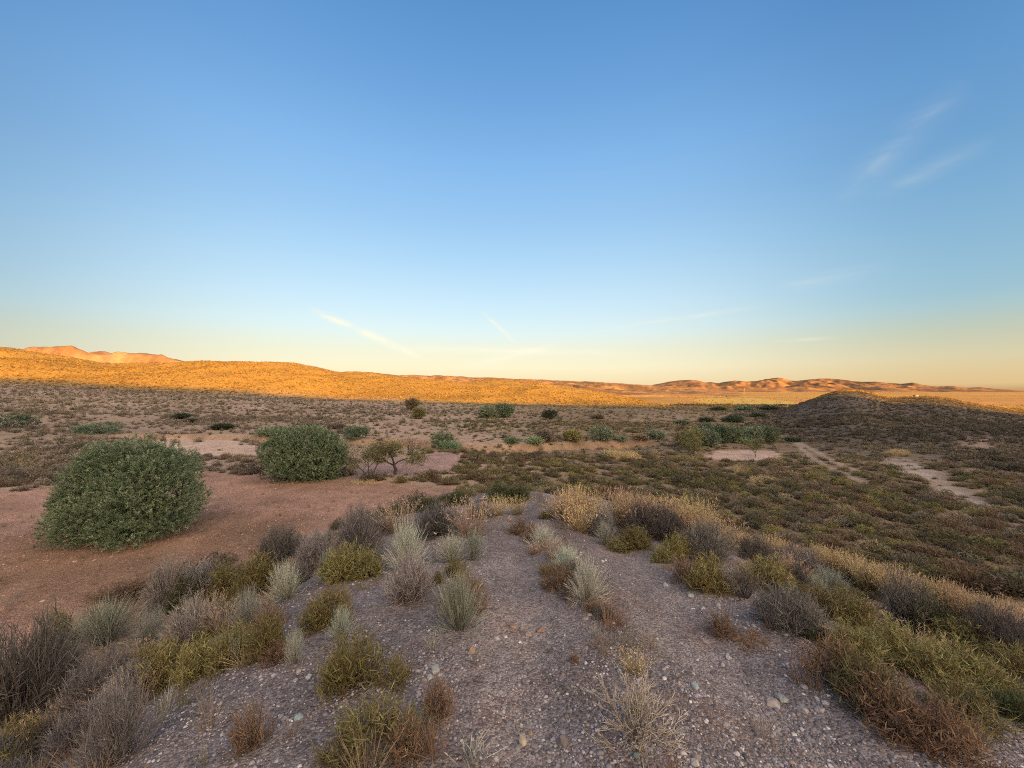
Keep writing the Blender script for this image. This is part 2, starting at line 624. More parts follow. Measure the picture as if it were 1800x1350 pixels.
def soil(x, y, z):
    px, Y = pxY(x, y)
    n1 = fbm(x / 7.0, y / 7.0, 4, 70)
    n2 = fbm(x / 1.3, y / 1.3, 3, 75)
    c = np.empty(x.shape + (3,))
    left = np.array((0.290, 0.215, 0.155)) * (1 + 0.22 * fbm(x / 16.0, y / 16.0, 3, 171)[..., None])
    rightc = np.array((0.20, 0.145, 0.095))
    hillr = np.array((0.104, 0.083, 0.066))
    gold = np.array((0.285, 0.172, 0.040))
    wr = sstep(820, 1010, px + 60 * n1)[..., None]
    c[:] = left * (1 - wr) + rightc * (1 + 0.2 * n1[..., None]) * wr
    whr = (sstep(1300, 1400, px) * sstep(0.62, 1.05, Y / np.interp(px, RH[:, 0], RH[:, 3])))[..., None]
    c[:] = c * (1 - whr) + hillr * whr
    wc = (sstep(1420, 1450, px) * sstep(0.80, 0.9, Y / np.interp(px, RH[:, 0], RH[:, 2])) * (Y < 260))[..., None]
    c[:] = c * (1 - wc) + np.array((0.40, 0.24, 0.07)) * wc  # right hill's crest: its sunlight put into the soil as a brighter gold
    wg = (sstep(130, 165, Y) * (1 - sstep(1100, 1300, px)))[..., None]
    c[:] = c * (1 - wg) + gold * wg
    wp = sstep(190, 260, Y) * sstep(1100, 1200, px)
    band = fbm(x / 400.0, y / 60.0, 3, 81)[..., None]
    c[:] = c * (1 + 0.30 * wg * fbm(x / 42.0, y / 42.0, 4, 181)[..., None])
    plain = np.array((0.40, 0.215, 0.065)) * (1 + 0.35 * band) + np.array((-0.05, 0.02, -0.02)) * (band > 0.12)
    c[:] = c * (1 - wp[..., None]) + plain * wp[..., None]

    def put(mask, col):
        c[:] = c * (1 - mask[..., None]) + np.array(col) * mask[..., None]
    put(inside(x, y, Z_TAN, 0.8, 1, 3), (0.335, 0.238, 0.175))
    put((1 - sstep(1.4, 3.4, seg_dist(x, y, WASH) + 1.0 * n2)) * 0.8, (0.24, 0.15, 0.10))
    red = inside(x, y, Z_RED, 0.5, 2, 2.0)
    put(red, (0.310, 0.190, 0.140))
    put(red * sstep(-0.1, 0.5, fbm(x / 5.0, y / 1.8, 4, 93)) * 0.5, (0.34, 0.215, 0.16))
    put(red * sstep(0.05, 0.5, fbm(x / 2.2, y / 2.2, 4, 94)) * 0.5, (0.20, 0.125, 0.085))
    for (bx, by, br) in LITTER:
        q = np.hypot(x - bx, (y - by) * 1.1) + 1.2 * n2 + 1.0 * n1
        put((1 - sstep(br * 0.75, br * 1.45, q)) * 0.55, (0.180, 0.115, 0.070))
    put(inside(x, y, Z_PALE, 0.5, 3), (0.44, 0.32, 0.25))
    put(inside(x, y, Z_GREY, 0.5, 4), (0.30, 0.20, 0.175))
    put(inside(x, y, Z_FIELD, 0.4, 5), (0.40, 0.29, 0.23))
    put(inside(x, y, Z_WASH2, 0.7, 6, 1.5) * np.clip(0.75 + 0.5 * n2, 0, 1), (0.35, 0.285, 0.245))
    put(inside(x, y, Z_WASH3, 0.5, 7) * 0.7, (0.40, 0.30, 0.24))
    put(inside(x, y, Z_PATCH4, 0.8, 8) * 0.7, (0.32, 0.22, 0.17))
    put(inside(x, y, Z_LITFIELD, 2.0, 9, 20) * 0.6, (0.42, 0.34, 0.09))
    tr = np.minimum(seg_dist(x, y, TRACK_A), seg_dist(x, y, TRACK_B))
    put((1 - sstep(0.18, 0.42, tr + 0.12 * n2)) * 0.65, (0.34, 0.265, 0.21))
    # stony spur
    dx = x - ridge_x(y)
    w = (1 - sstep(3.6, 6.5, np.abs(dx) + 0.6 * n2)) * (1 - sstep(13, 19, y + 2 * n1))
    stony = np.array((0.190, 0.162, 0.155)) * (1 + 0.25 * n2[..., None])
    c[:] = c * (1 - w[..., None]) + stony * w[..., None]
    lane = (np.exp(-((dx + 0.30) / 0.30) ** 2) + np.exp(-((dx - 1.20) / 0.36) ** 2)) * (1 - sstep(12, 17, y)) * (0.5 + 0.5 * fbm(x / 0.5, y / 1.2, 2, 88))
    put(np.clip(lane, 0, 1) * 0.9, (0.285, 0.24, 0.22))
    strip = np.exp(-((dx - 0.45) / 0.20) ** 2) * sstep(2.6, 3.6, y) * (1 - sstep(11, 15, y))
    put(strip * np.clip(0.7 + 0.6 * n2, 0, 1), (0.125, 0.092, 0.075))
    rust = sstep(0.25, 0.6, fbm(x / 0.6, y / 0.6, 3, 91)) * w
    put(rust * 0.35, (0.21, 0.135, 0.105))
    c *= (1 + 0.10 * n1)[..., None]
    return np.clip(c, 0.01, 0.8)


def build_ground():
    front = np.linspace(R(-72), R(72), 640)
    back = np.linspace(R(72), R(288), 90)[1:-1]
    ang = np.concatenate([front, back])
    rad = np.concatenate([np.exp(np.linspace(math.log(0.25), math.log(420), 640)), np.exp(np.linspace(math.log(420), math.log(16000), 90))[1:]])
    A, Rr = np.meshgrid(ang, rad)
    X = Rr * np.sin(A)
    Y = Rr * np.cos(A)
    Z = height(X, Y)
    nr, na = X.shape
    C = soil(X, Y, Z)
    V = np.stack([X, Y, Z], -1).reshape(-1, 3)
    idx = np.arange(nr * na).reshape(nr, na)
    nxt = np.roll(idx, -1, axis=1)
    quads = np.stack([idx[:-1], idx[1:], nxt[1:], nxt[:-1]], -1).reshape(-1, 4)
    quads = quads[:, ::-1]
    # which sheet a face belongs to
    cx = V[quads].mean(1)
    px, Yq = pxY(cx[:, 0], cx[:, 1])
    fg = np.interp(px, GOLD[:, 0], GOLD[:, 3])
    gold = (px < 1190) & (Yq > fg) & (Yq < 420) & (cx[:, 1] > 0)
    fr = np.interp(px, RH[:, 0], RH[:, 3])
    rh = (px > 1290) & (px < 2300) & (Yq > fr) & (Yq < 235) & (cx[:, 1] > 0)
    cf = C.reshape(-1, 3)
    # close the hole under the viewer
    v0 = np.array([[0, 0, float(height(np.array(0.0), np.array(0.01)))]])
    Vall = np.concatenate([V, v0])
    Call = np.concatenate([cf, cf[:1]])
    tri = np.stack([idx[0], nxt[0], np.full(na, len(V))], -1)
    for mask, name in ((~(gold | rh), "ground"), (gold, "hill"), (rh, "hill")):
        q = quads[mask]
        used, inv = np.unique(q, return_inverse=True)
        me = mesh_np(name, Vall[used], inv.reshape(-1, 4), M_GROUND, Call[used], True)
        link(name, me, kind='structure')
    me = mesh_np("ground", Vall[np.concatenate([idx[0], [len(V)]])], np.stack([np.arange(na), np.roll(np.arange(na), -1), np.full(na, na)], -1)[:, ::1], M_GROUND, Call[np.concatenate([idx[0], [len(V)]])], True)
    link("ground", me, kind='structure')


build_ground()

# ------------------------------------------------------------------ the hill behind the viewer that holds the sun off the valley
SHADE = [(-250, 655), (0, 665), (100, 668), (200, 676), (300, 681), (400, 684), (500, 695), (600, 702), (700, 705), (800, 708), (900, 711), (1000, 713), (1130, 714),
         (1200, 715), (1480, 698), (1500, 697), (1610, 712), (1660, 718), (1800, 730)]


def build_shade_hill():
    P = unproject([s[0] for s in SHADE], [s[1] for s in SHADE])
    u = P[:, :2] @ LN
    d = P[:, :2] @ LDIR
    h = P[:, 2] + d * TANE
    for s, a, b, c_, p in zip(SHADE, u, d, h, P):
        print("SHADE", s, "u %.0f d %.0f h %.2f" % (a, b, c_), "Y %.0f Z %.1f" % (p[1], p[2]))
    o = np.argsort(u)
    us, hs = u[o], h[o]
    D = 95.0
    U = np.linspace(-420, 420, 421)
    top = np.interp(U, us, hs, left=None, right=hs[-1] - 3)
    lft = U < us[0]
    top[lft] = hs[0] + (us[0] - U[lft]) * 0.03
    k = np.exp(-0.5 * (np.arange(-12, 13) / 3.0) ** 2)
    k /= k.sum()
    top = np.convolve(np.pad(top, 12, mode='edge'), k, 'valid') + D * TANE
    top = top + 0.35 * fbm(U / 9.0, U * 0 + 3.3, 3, 55)
    S = np.linspace(-70, 70, 41)
    UU, SS = np.meshgrid(U, S)
    prof = 1 - (np.abs(SS) / 70) ** 1.6
    base = -14.0
    Zz = base + (top[None, :] - base) * prof + np.where(np.abs(SS) < 2, 0, 0.4 * fbm(UU / 6, SS / 6, 3, 77) * np.minimum(np.abs(SS) / 10, 1) - 0.3 * (np.abs(SS) >= 2))
    off = -D + SS
    X = LN[0] * UU + LDIR[0] * off
    Y = LN[1] * UU + LDIR[1] * off
    V = np.stack([X, Y, Zz], -1).reshape(-1, 3)
    n, m = UU.shape
    idx = np.arange(n * m).reshape(n, m)
    q = np.stack([idx[:-1, :-1], idx[:-1, 1:], idx[1:, 1:], idx[1:, :-1]], -1).reshape(-1, 4)
    col = np.tile(np.array((0.25, 0.18, 0.13)), (len(V), 1))
    link("hill", mesh_np("hill", V, q, M_GROUND, col, True), kind='structure')


build_shade_hill()

# ------------------------------------------------------------------ far hills and mountains


def range_mesh(name, crest, y0, y1, y2, z0, z1, nx, ny, seed, amp, col, sharp=1.0, cliff=None, wl=1.0, col2=None):
    """A range of hills: foot at y0, crest (given by image rows at crest distance y1), back foot at y2."""
    cx = np.array([c[0] for c in crest], float)
    cy = np.array([c[1] for c in crest], float)
    px = np.linspace(cx[0], cx[-1], nx)
    pr = np.interp(px, cx, cy)
    zc = -(pr - HZ) / F * y1
    Y = np.concatenate([np.linspace(y0, y1, ny), np.linspace(y1, y2, ny // 3)[1:]])
    PX, YY = np.meshgrid(px, Y)
    X = (PX - 900) / F * YY
    t = np.clip((YY - y0) / (y1 - y0), 0, 1)
    if cliff:
        s = np.interp(t, [0, 0.45, cliff[0], cliff[1], 1.0], [0, 0.28, 0.62, 0.97, 1.0])
    else:
        s = t ** sharp
    b = np.clip((YY - y1) / (y2 - y1), 0, 1)
    zb = z0 + (z1 - z0) * np.clip((YY - y0) / (y1 - y0), 0, 1)
    Z = zb + (zc[None, :] - zb) * s * (1 - b)
    # spurs and gullies
    n = 1 - np.abs(fbm(X / wl, YY / (wl * 1.7), 5, seed, 0.55)) * 2.2
    n2 = fbm(X / (wl * 0.45), YY / (wl * 0.6), 4, seed + 9)
    env = np.sin(np.clip(t, 0, 1) * math.pi) ** 0.8 * (1 - b)
    hgt = np.maximum(zc[None, :] - zb, 5)
    Z = Z + (amp * (n - 0.55) + 0.35 * amp * n2) * env * np.minimum(hgt, hgt.max() * 0.8)
    Z = Z + 0.05 * hgt * fbm(X / (wl * 0.3), YY / wl, 3, seed + 4) * (1 - env) * t * (1 - b)
    Z[0] -= 8
    Z[-1] -= 12
    V = np.stack([X, YY, Z], -1).reshape(-1, 3)
    r, c = PX.shape
    idx = np.arange(r * c).reshape(r, c)
    q = np.stack([idx[:-1, :-1], idx[:-1, 1:], idx[1:, 1:], idx[1:, :-1]], -1).reshape(-1, 4)
    w = sstep(-0.25, 0.35, fbm(X / (wl * 0.5), YY / (wl * 0.5), 5, seed + 20))[..., None]
    C = np.array(col) * (1 - w) + np.array(col2 if col2 else col) * w
    link(name, mesh_np(name, V, q, M_FAR, C.reshape(-1, 3), True), kind='structure')


range_mesh("hill", [(-700, 640), (-300, 628), (20, 626), (45, 614), (60, 609), (95, 608.5), (128, 610), (142, 615), (155, 621), (163, 619), (180, 619), (215, 620.5), (255, 621.5),
                    (272, 623), (285, 624), (296, 629), (318, 635), (345, 641), (420, 656), (520, 675)], 2300, 3600, 4600, 10, 20, 420, 90, 101, 0.30, (0.23, 0.155, 0.095), cliff=(0.86, 0.93), wl=420, col2=(0.16, 0.095, 0.055))
range_mesh("hill", [(480, 660), (560, 656), (600, 654), (632, 653.5), (660, 655), (700, 659.5), (745, 660), (782, 660.5), (830, 663.5), (870, 664), (905, 666), (950, 667), (1000, 670), (1040, 671), (1080, 673.5),
                    (1120, 676), (1160, 678), (1220, 681), (1300, 690)], 700, 1700, 2300, -7, 0, 420, 70, 131, 0.22, (0.31, 0.18, 0.075), 0.9, wl=120, col2=(0.19, 0.11, 0.05))
range_mesh("mountains", [(1100, 686), (1130, 683), (1150, 676), (1165, 673), (1176, 671), (1192, 669), (1212, 667.5), (1228, 669), (1240, 672), (1252, 671.5), (1263, 674), (1278, 671), (1292, 669), (1312, 671), (1328, 670),
                         (1346, 667), (1368, 665), (1384, 668), (1402, 670), (1420, 667), (1440, 665), (1460, 666), (1480, 668), (1500, 671), (1518, 672), (1540, 671), (1560, 673), (1585, 675), (1605, 673.5),
                         (1625, 677), (1650, 680), (1680, 679.5), (1700, 682), (1725, 681), (1750, 684), (1775, 685), (1800, 687), (1900, 690), (2300, 694), (2800, 700)], 3600, 5600, 7600, 4, 4, 900, 140, 151, 0.46,
           (0.25, 0.135, 0.058), 0.85, wl=520, col2=(0.15, 0.09, 0.05))

# ------------------------------------------------------------------ plant meshes


def unit(v):
    return v / np.maximum(np.linalg.norm(v, axis=-1, keepdims=True), 1e-9)


def ribbons(P, D, Ln, W, bend, k, c0, c1, seed=0):
    """Tapering stems: root P, direction D, length, width, sideways bend; k joints; colours from root to tip. Returns V, F, C, tips."""
    n = len(P)
    r = np.random.default_rng(seed)
    side = unit(np.cross(D, r.normal(size=(n, 3))))
    ts = np.linspace(0, 1, k + 1)
    rows, cols = [], []
    for i, t in enumerate(ts):
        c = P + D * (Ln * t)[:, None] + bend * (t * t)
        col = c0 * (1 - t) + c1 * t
        if i < k:
            w = (W * (1 - 0.55 * t) * 0.5)[:, None]
            rows += [c - side * w, c + side * w]
            cols += [col, col]
        else:
            rows.append(c)
            cols.append(col)
    m = 2 * k + 1
    V = np.stack(rows, 1).reshape(-1, 3)
    C = np.stack(cols, 1).reshape(-1, 3)
    f = []
    for i in range(k - 1):
        a = 2 * i
        f += [(a, a + 1, a + 3), (a, a + 3, a + 2)]
    f.append((2 * k - 2, 2 * k - 1, 2 * k))
    Fa = (np.arange(n)[:, None, None] * m + np.array(f)[None]).reshape(-1, 3)
    return V, Fa, C, rows[-1]


def join(*parts):
    V, Fa, C, o = [], [], [], 0
    for p in parts:
        V.append(p[0])
        Fa.append(p[1] + o)
        C.append(p[2])
        o += len(p[0])
    return np.concatenate(V), np.concatenate(Fa), np.concatenate(C)


def pick(r, n, cols, jit=0.18):
    cols = np.array(cols)
    c = cols[r.integers(0, len(cols), n)]
    return c * (1 + r.normal(0, jit, (n, 1))).clip(0.5, 1.6)


def cone_dirs(r, n, spread, lo=0.0):
    th = np.abs(r.normal(0, spread, n)).clip(lo, 1.45)
    ph = r.uniform(0, 2 * math.pi, n)
    return np.stack([np.sin(th) * np.cos(ph), np.sin(th) * np.sin(ph), np.cos(th)], -1), th


def fit(V, w=1.0, h=1.0):
    """Scale a plant to unit width and height."""
    q = np.quantile(np.hypot(V[:, 0], V[:, 1]), 0.97)
    z = np.quantile(V[:, 2], 0.985)
    return V * np.array([0.5 * w / q, 0.5 * w / q, h / z])


PAL = {
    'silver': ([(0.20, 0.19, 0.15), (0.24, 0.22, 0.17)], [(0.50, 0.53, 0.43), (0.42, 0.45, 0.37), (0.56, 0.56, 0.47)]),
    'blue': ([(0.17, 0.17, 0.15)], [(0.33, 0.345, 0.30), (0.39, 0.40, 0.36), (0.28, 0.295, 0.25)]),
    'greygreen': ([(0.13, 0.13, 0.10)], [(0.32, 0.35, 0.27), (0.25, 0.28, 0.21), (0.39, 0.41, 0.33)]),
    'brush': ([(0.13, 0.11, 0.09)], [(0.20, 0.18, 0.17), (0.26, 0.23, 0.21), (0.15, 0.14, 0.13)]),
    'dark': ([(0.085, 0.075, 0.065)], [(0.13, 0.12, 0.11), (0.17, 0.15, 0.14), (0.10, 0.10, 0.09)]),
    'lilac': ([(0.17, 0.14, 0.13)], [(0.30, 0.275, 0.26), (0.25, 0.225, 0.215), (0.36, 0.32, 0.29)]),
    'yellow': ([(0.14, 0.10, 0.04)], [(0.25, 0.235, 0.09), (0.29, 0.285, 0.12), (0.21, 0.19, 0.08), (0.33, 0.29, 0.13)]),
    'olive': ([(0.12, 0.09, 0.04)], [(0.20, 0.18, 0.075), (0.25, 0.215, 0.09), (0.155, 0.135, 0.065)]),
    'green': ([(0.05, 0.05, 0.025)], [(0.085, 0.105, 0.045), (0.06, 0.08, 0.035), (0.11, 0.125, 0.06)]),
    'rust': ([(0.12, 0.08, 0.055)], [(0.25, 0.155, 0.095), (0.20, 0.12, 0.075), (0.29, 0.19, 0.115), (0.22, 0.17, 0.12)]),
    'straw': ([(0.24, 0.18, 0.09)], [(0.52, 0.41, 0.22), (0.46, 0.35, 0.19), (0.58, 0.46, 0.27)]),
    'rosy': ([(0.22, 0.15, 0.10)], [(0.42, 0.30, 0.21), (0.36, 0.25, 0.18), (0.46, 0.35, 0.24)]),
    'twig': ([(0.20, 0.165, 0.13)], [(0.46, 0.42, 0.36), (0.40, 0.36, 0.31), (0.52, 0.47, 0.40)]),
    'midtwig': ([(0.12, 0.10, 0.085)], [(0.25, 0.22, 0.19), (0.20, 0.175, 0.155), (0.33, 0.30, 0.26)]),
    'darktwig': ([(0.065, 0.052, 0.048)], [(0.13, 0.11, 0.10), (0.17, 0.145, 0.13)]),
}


def gen_tuft(r, pal, n=290, spread=0.74, shoots=3, wid=0.0105):
    """Broom-like tuft of upright stems with side shoots."""
    b, t = PAL[pal]
    D, th = cone_dirs(r, n, spread)
    ph = np.arctan2(D[:, 1], D[:, 0])
    rad = np.sqrt(r.uniform(0, 1, n)) * 0.11
    P = np.stack([rad * np.cos(ph), rad * np.sin(ph), np.zeros(n) - 0.02], -1)
    Ln = r.uniform(0.6, 1.0, n) * (1 - 0.05 * th)
    bend = r.normal(0, 0.085, (n, 3)) + np.array([0, 0, 0.08]) * np.sin(th)[:, None]
    c0, c1 = pick(r, n, b), pick(r, n, t)
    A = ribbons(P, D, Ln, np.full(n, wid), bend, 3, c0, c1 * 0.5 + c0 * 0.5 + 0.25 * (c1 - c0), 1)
    parts = [A[:3]]
    for s in range(shoots):
        tt = r.uniform(0.3, 0.9, n)
        Q = P + D * (Ln * tt)[:, None] + bend * (tt * tt)[:, None]
        D2 = unit(D + r.normal(0, 0.24, (n, 3)) + np.array([0, 0, 0.12]))
        L2 = Ln * (1.08 - tt) * r.uniform(0.7, 1.1, n) + 0.05
        parts.append(ribbons(Q, D2, L2, np.full(n, wid * 0.8), r.normal(0, 0.03, (n, 3)), 2, c1 * 0.8, c1, 10 + s)[:3])
    V, Fa, C = join(*parts)
    return fit(V), Fa, C


def dome(r, n, lo=0.0, top=1.0):
    ph = r.uniform(0, 2 * math.pi, n)
    z = r.uniform(lo, 1, n)
    s = np.sqrt(1 - np.clip(z, 0, 1) ** 2)
    lump = 1 + 0.16 * np.sin(3 * ph + 1.3) + 0.10 * np.sin(5 * ph + z * 4)
    return np.stack([0.5 * s * np.cos(ph) * lump, 0.5 * s * np.sin(ph) * lump, z * (1 + 0.12 * np.sin(4 * ph + 2))], -1)


def gen_brush(r, pal, n=420, twigs=2600, wid=0.008):
    """Dense rounded bush of fine upright twigs."""
    b, t = PAL[pal]
    T = dome(r, n, 0.15)
    root = T * np.array([0.22, 0.22, 0.0])
    d = T - root
    Ln = np.linalg.norm(d, axis=1)
    D = unit(d)
    c0, c1 = pick(r, n, b), pick(r, n, t)
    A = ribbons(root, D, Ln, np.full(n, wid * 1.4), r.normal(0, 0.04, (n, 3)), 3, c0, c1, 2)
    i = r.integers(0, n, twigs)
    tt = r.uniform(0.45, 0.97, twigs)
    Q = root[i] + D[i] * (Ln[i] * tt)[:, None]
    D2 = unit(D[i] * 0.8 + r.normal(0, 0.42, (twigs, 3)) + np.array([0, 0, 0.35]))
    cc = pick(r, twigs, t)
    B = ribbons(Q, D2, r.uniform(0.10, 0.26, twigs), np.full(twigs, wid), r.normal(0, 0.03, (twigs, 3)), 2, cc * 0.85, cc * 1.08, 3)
    V, Fa, C = join(A[:3], B[:3])
    return fit(V), Fa, C


def gen_cushion(r, pal, n=260, shoots=2600, wid=0.013, sparse=1.0):
    """Low cushion of short curling green shoots."""
    b, t = PAL[pal]
    T = dome(r, n, 0.05) * r.uniform(0.75, 1.0, (n, 1))
    root = T * np.array([0.3, 0.3, 0.0])
    d = T - root
    Ln = np.linalg.norm(d, axis=1)
    D = unit(d)
    c0 = pick(r, n, b)
    A = ribbons(root, D, Ln * 0.95, np.full(n, 0.012), r.normal(0, 0.05, (n, 3)), 3, c0, c0 * 1.4, 4)
    m = int(shoots * sparse)
    i = r.integers(0, n, m)
    tt = r.uniform(0.4, 1.02, m)
    Q = root[i] + D[i] * (Ln[i] * tt)[:, None] + r.normal(0, 0.02, (m, 3))
    D2 = unit(D[i] * 0.5 + r.normal(0, 0.55, (m, 3)) + np.array([0, 0, 0.5]))
    # whole branches green up or stay brown together
    br = r.uniform(0, 1, n)[i]
    cc = pick(r, m, t)
    brown = pick(r, m, b) * 1.5
    mixw = np.clip((br - 0.12) * 6, 0.12, 1)[:, None] * np.clip(0.35 + 0.9 * tt, 0, 1)[:, None]
    cc = cc * mixw + brown * (1 - mixw)
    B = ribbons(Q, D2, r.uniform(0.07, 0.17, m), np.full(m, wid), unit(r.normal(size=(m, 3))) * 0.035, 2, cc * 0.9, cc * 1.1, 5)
    return (fit(A[0]) * 0.92, A[1], A[2]), (fit(B[0]), B[1], B[2])


def gen_grass(r, pal, n=260, spread=0.36, wid=0.006, heads=True):
    """Dry bunch grass: arching blades and, as a second mesh, feathery seed heads."""
    b, t = PAL[pal]
    D, th = cone_dirs(r, n, spread)
    ph = np.arctan2(D[:, 1], D[:, 0])
    rad = np.sqrt(r.uniform(0, 1, n)) * 0.16
    P = np.stack([rad * np.cos(ph), rad * np.sin(ph), np.zeros(n) - 0.02], -1)
    Ln = r.uniform(0.45, 1.0, n)
    out = np.stack([np.cos(ph), np.sin(ph), -0.5 * np.ones(n)], -1)
    bend = out * (Ln * r.uniform(0.02, 0.25, n))[:, None] + r.normal(0, 0.03, (n, 3))
    c0, c1 = pick(r, n, b), pick(r, n, t)
    A = ribbons(P, D, Ln, np.full(n, wid * 1.3), bend, 4, c0, c1, 6)
    tips = A[3]
    sel = np.where(Ln > 0.62)[0]
    i = np.repeat(sel, 5)
    m = len(i)
    back = r.uniform(0, 0.13, m)
    Q = tips[i] - D[i] * back[:, None]
    D2 = unit(D[i] + r.normal(0, 0.5, (m, 3)))
    cc = pick(r, m, t) * 1.1
    B = ribbons(Q, D2, r.uniform(0.03, 0.07, m), np.full(m, wid * 2.2), r.normal(0, 0.01, (m, 3)), 2, cc, cc, 7)
    q = np.quantile(np.hypot(A[0][:, 0], A[0][:, 1]), 0.95)
    zz = np.quantile(A[0][:, 2], 0.985)
    s = np.array([0.5 / q, 0.5 / q, 1 / zz])
    return (A[0] * s, A[1], A[2]), (B[0] * s, B[1], B[2])


def tubes(P, Q, r0, r1, c0, c1, sides=5):
    """Tapered limbs from P to Q as closed little prisms."""
    n = len(P)
    d = unit(Q - P)
    ref = np.where(np.abs(d[:, 2:3]) > 0.9, np.array([[1.0, 0, 0]]), np.array([[0, 0, 1.0]]))
    a = unit(np.cross(d, ref))
    b = np.cross(d, a)
    ang = np.arange(sides) * 2 * math.pi / sides
    ring = a[:, None, :] * np.cos(ang)[None, :, None] + b[:, None, :] * np.sin(ang)[None, :, None]
    V = np.concatenate([P[:, None, :] + ring * r0[:, None, None], Q[:, None, :] + ring * r1[:, None, None]], 1).reshape(-1, 3)
    C = np.concatenate([np.repeat(c0[:, None, :], sides, 1), np.repeat(c1[:, None, :], sides, 1)], 1).reshape(-1, 3)
    f = []
    for i in range(sides):
        j = (i + 1) % sides
        f += [(i, j, sides + j), (i, sides + j, sides + i)]
    Fa = (np.arange(n)[:, None, None] * 2 * sides + np.array(f)[None]).reshape(-1, 3)
    return V, Fa, C


def limbs(r, roots, dirs, lens, rads, levels, kids=3, spread=0.6, up=0.25, wig=0.18, colors='twig', shrink=0.66):
    """Branching limbs; returns one mesh and the list of the last tips with their directions."""
    b, t = PAL[colors]
    parts = []
    P, D, Ln, Rd = roots, dirs, lens, rads
    for lv in range(levels):
        n = len(P)
        k = 3
        cur, d = P, D
        for s in range(k):
            d = unit(d + r.normal(0, wig, (n, 3)) + np.array([0, 0, up * 0.3]))
            nx = cur + d * (Ln / k)[:, None]
            ra = Rd * (1 - 0.4 * s / k)
            rb = Rd * (1 - 0.4 * (s + 1) / k)
            w = lv / max(levels - 1, 1)
            c = pick(r, n, b, 0.1) * (1 - w) + pick(r, n, t, 0.1) * w
            parts.append(tubes(cur, nx, ra, rb, c, c, 5 if lv < 2 else 3))
            cur = nx
        if lv < levels - 1:
            i = np.repeat(np.arange(n), kids)
            m = len(i)
            back = r.uniform(0, 0.45, m) * (np.arange(m) % kids != 0)
            P = cur[i] - d[i] * (Ln[i] * back)[:, None]
            D = unit(d[i] + r.normal(0, spread, (m, 3)) + np.array([0, 0, up]))
            Rd = Rd[i] * 0.6
            Ln = Ln[i] * shrink * r.uniform(0.7, 1.15, m)
    return join(*parts), cur, d


def gen_twigs(r, pal, n=34, levels=3, spread=1.25, rad=0.015, kids=4):
    D, th = cone_dirs(r, n, spread, 0.1)
    P = D * np.array([0.05, 0.05, 0]) - np.array([0, 0, 0.03])
    (V, Fa, C), tips, d = limbs(r, P, D, r.uniform(0.35, 0.6, n), np.full(n, rad), levels, kids, 0.30, 0.05, 0.12, pal)
    return fit(V, 1.25, 0.95), Fa, C * 1.1


# ------------------------------------------------------------------ plant prototypes (each kind in a few shapes)
PROTO = {}


def proto(kind, pal, i):
    key = (kind, pal, i)
    if key in PROTO:
        return PROTO[key]
    r = np.random.default_rng((hash_s(kind) * 31 + hash_s(pal) * 7 + i * 101) % 2 ** 31)
    out = []
    if kind == 'tuft':
        out.append(('stems', mesh_np('stems', *order(gen_tuft(r, pal)))))
    elif kind == 'thin':
        out.append(('stems', mesh_np('stems', *order(gen_tuft(r, pal, 22, 0.26, 2, 0.022)))))
    elif kind == 'brush':
        out.append(('twigs', mesh_np('twigs', *order(gen_brush(r, pal)))))
    elif kind == 'cushion':
        a, b = gen_cushion(r, pal)
        out.append(('shoots', mesh_np('shoots', *order(b))))
        out.append(('stems', mesh_np('stems', *order(a))))
    elif kind == 'sparse':
        a, b = gen_cushion(r, pal, 150, 1500)
        out.append(('shoots', mesh_np('shoots', *order(b))))
        out.append(('stems', mesh_np('stems', *order(a))))
    elif kind == 'grass':
        a, b = gen_grass(r, pal)
        out.append(('blades', mesh_np('blades', *order(a))))
        out.append(('seed_heads', mesh_np('seed_heads', *order(b))))
    elif kind == 'twigs':
        out.append(('branches', mesh_np('branches', *order(gen_twigs(r, pal)))))
    elif kind == 'woody':
        out.append(('branches', mesh_np('branches', *order(gen_twigs(r, pal, 12, 4, 0.55, 0.011, 3)))))
        a = gen_brush(r, 'brush', 240, 1600)
        out.append(('twigs', mesh_np('twigs', *order(a))))
    for _, me in out:
        me.materials.append(M_LEAF)
    PROTO[key] = out
    return out


def hash_s(s):
    h = 7
    for ch in s:
        h = (h * 131 + ord(ch)) % 1000003
    return h


def order(t):
    return t[0], t[1], None, t[2]


def plant(name, kind, pal, x, y, w, h, label, cat, group=None, var=None, tint=None, lean=0.0, sink=0.02):
    z = float(height(np.array(x), np.array(y)))
    var = random.randrange(5) if var is None else var
    root = link(name, None, None, (x, y, z - sink), None, label, cat, group)
    root.empty_display_size = 0.1
    root.rotation_euler = (random.gauss(0, 0.05), random.gauss(0, 0.05) + lean, random.uniform(0, 6.28))
    t = tint or (1, 1, 1)
    j = random.uniform(0.88, 1.14)
    for pn, me in proto(kind, pal, var):
        o = link(pn, me, root)
        o.scale = (w, w, h)
        o.color = (t[0] * j * random.uniform(0.95, 1.05), t[1] * j, t[2] * j * random.uniform(0.95, 1.05), 1)
    return root


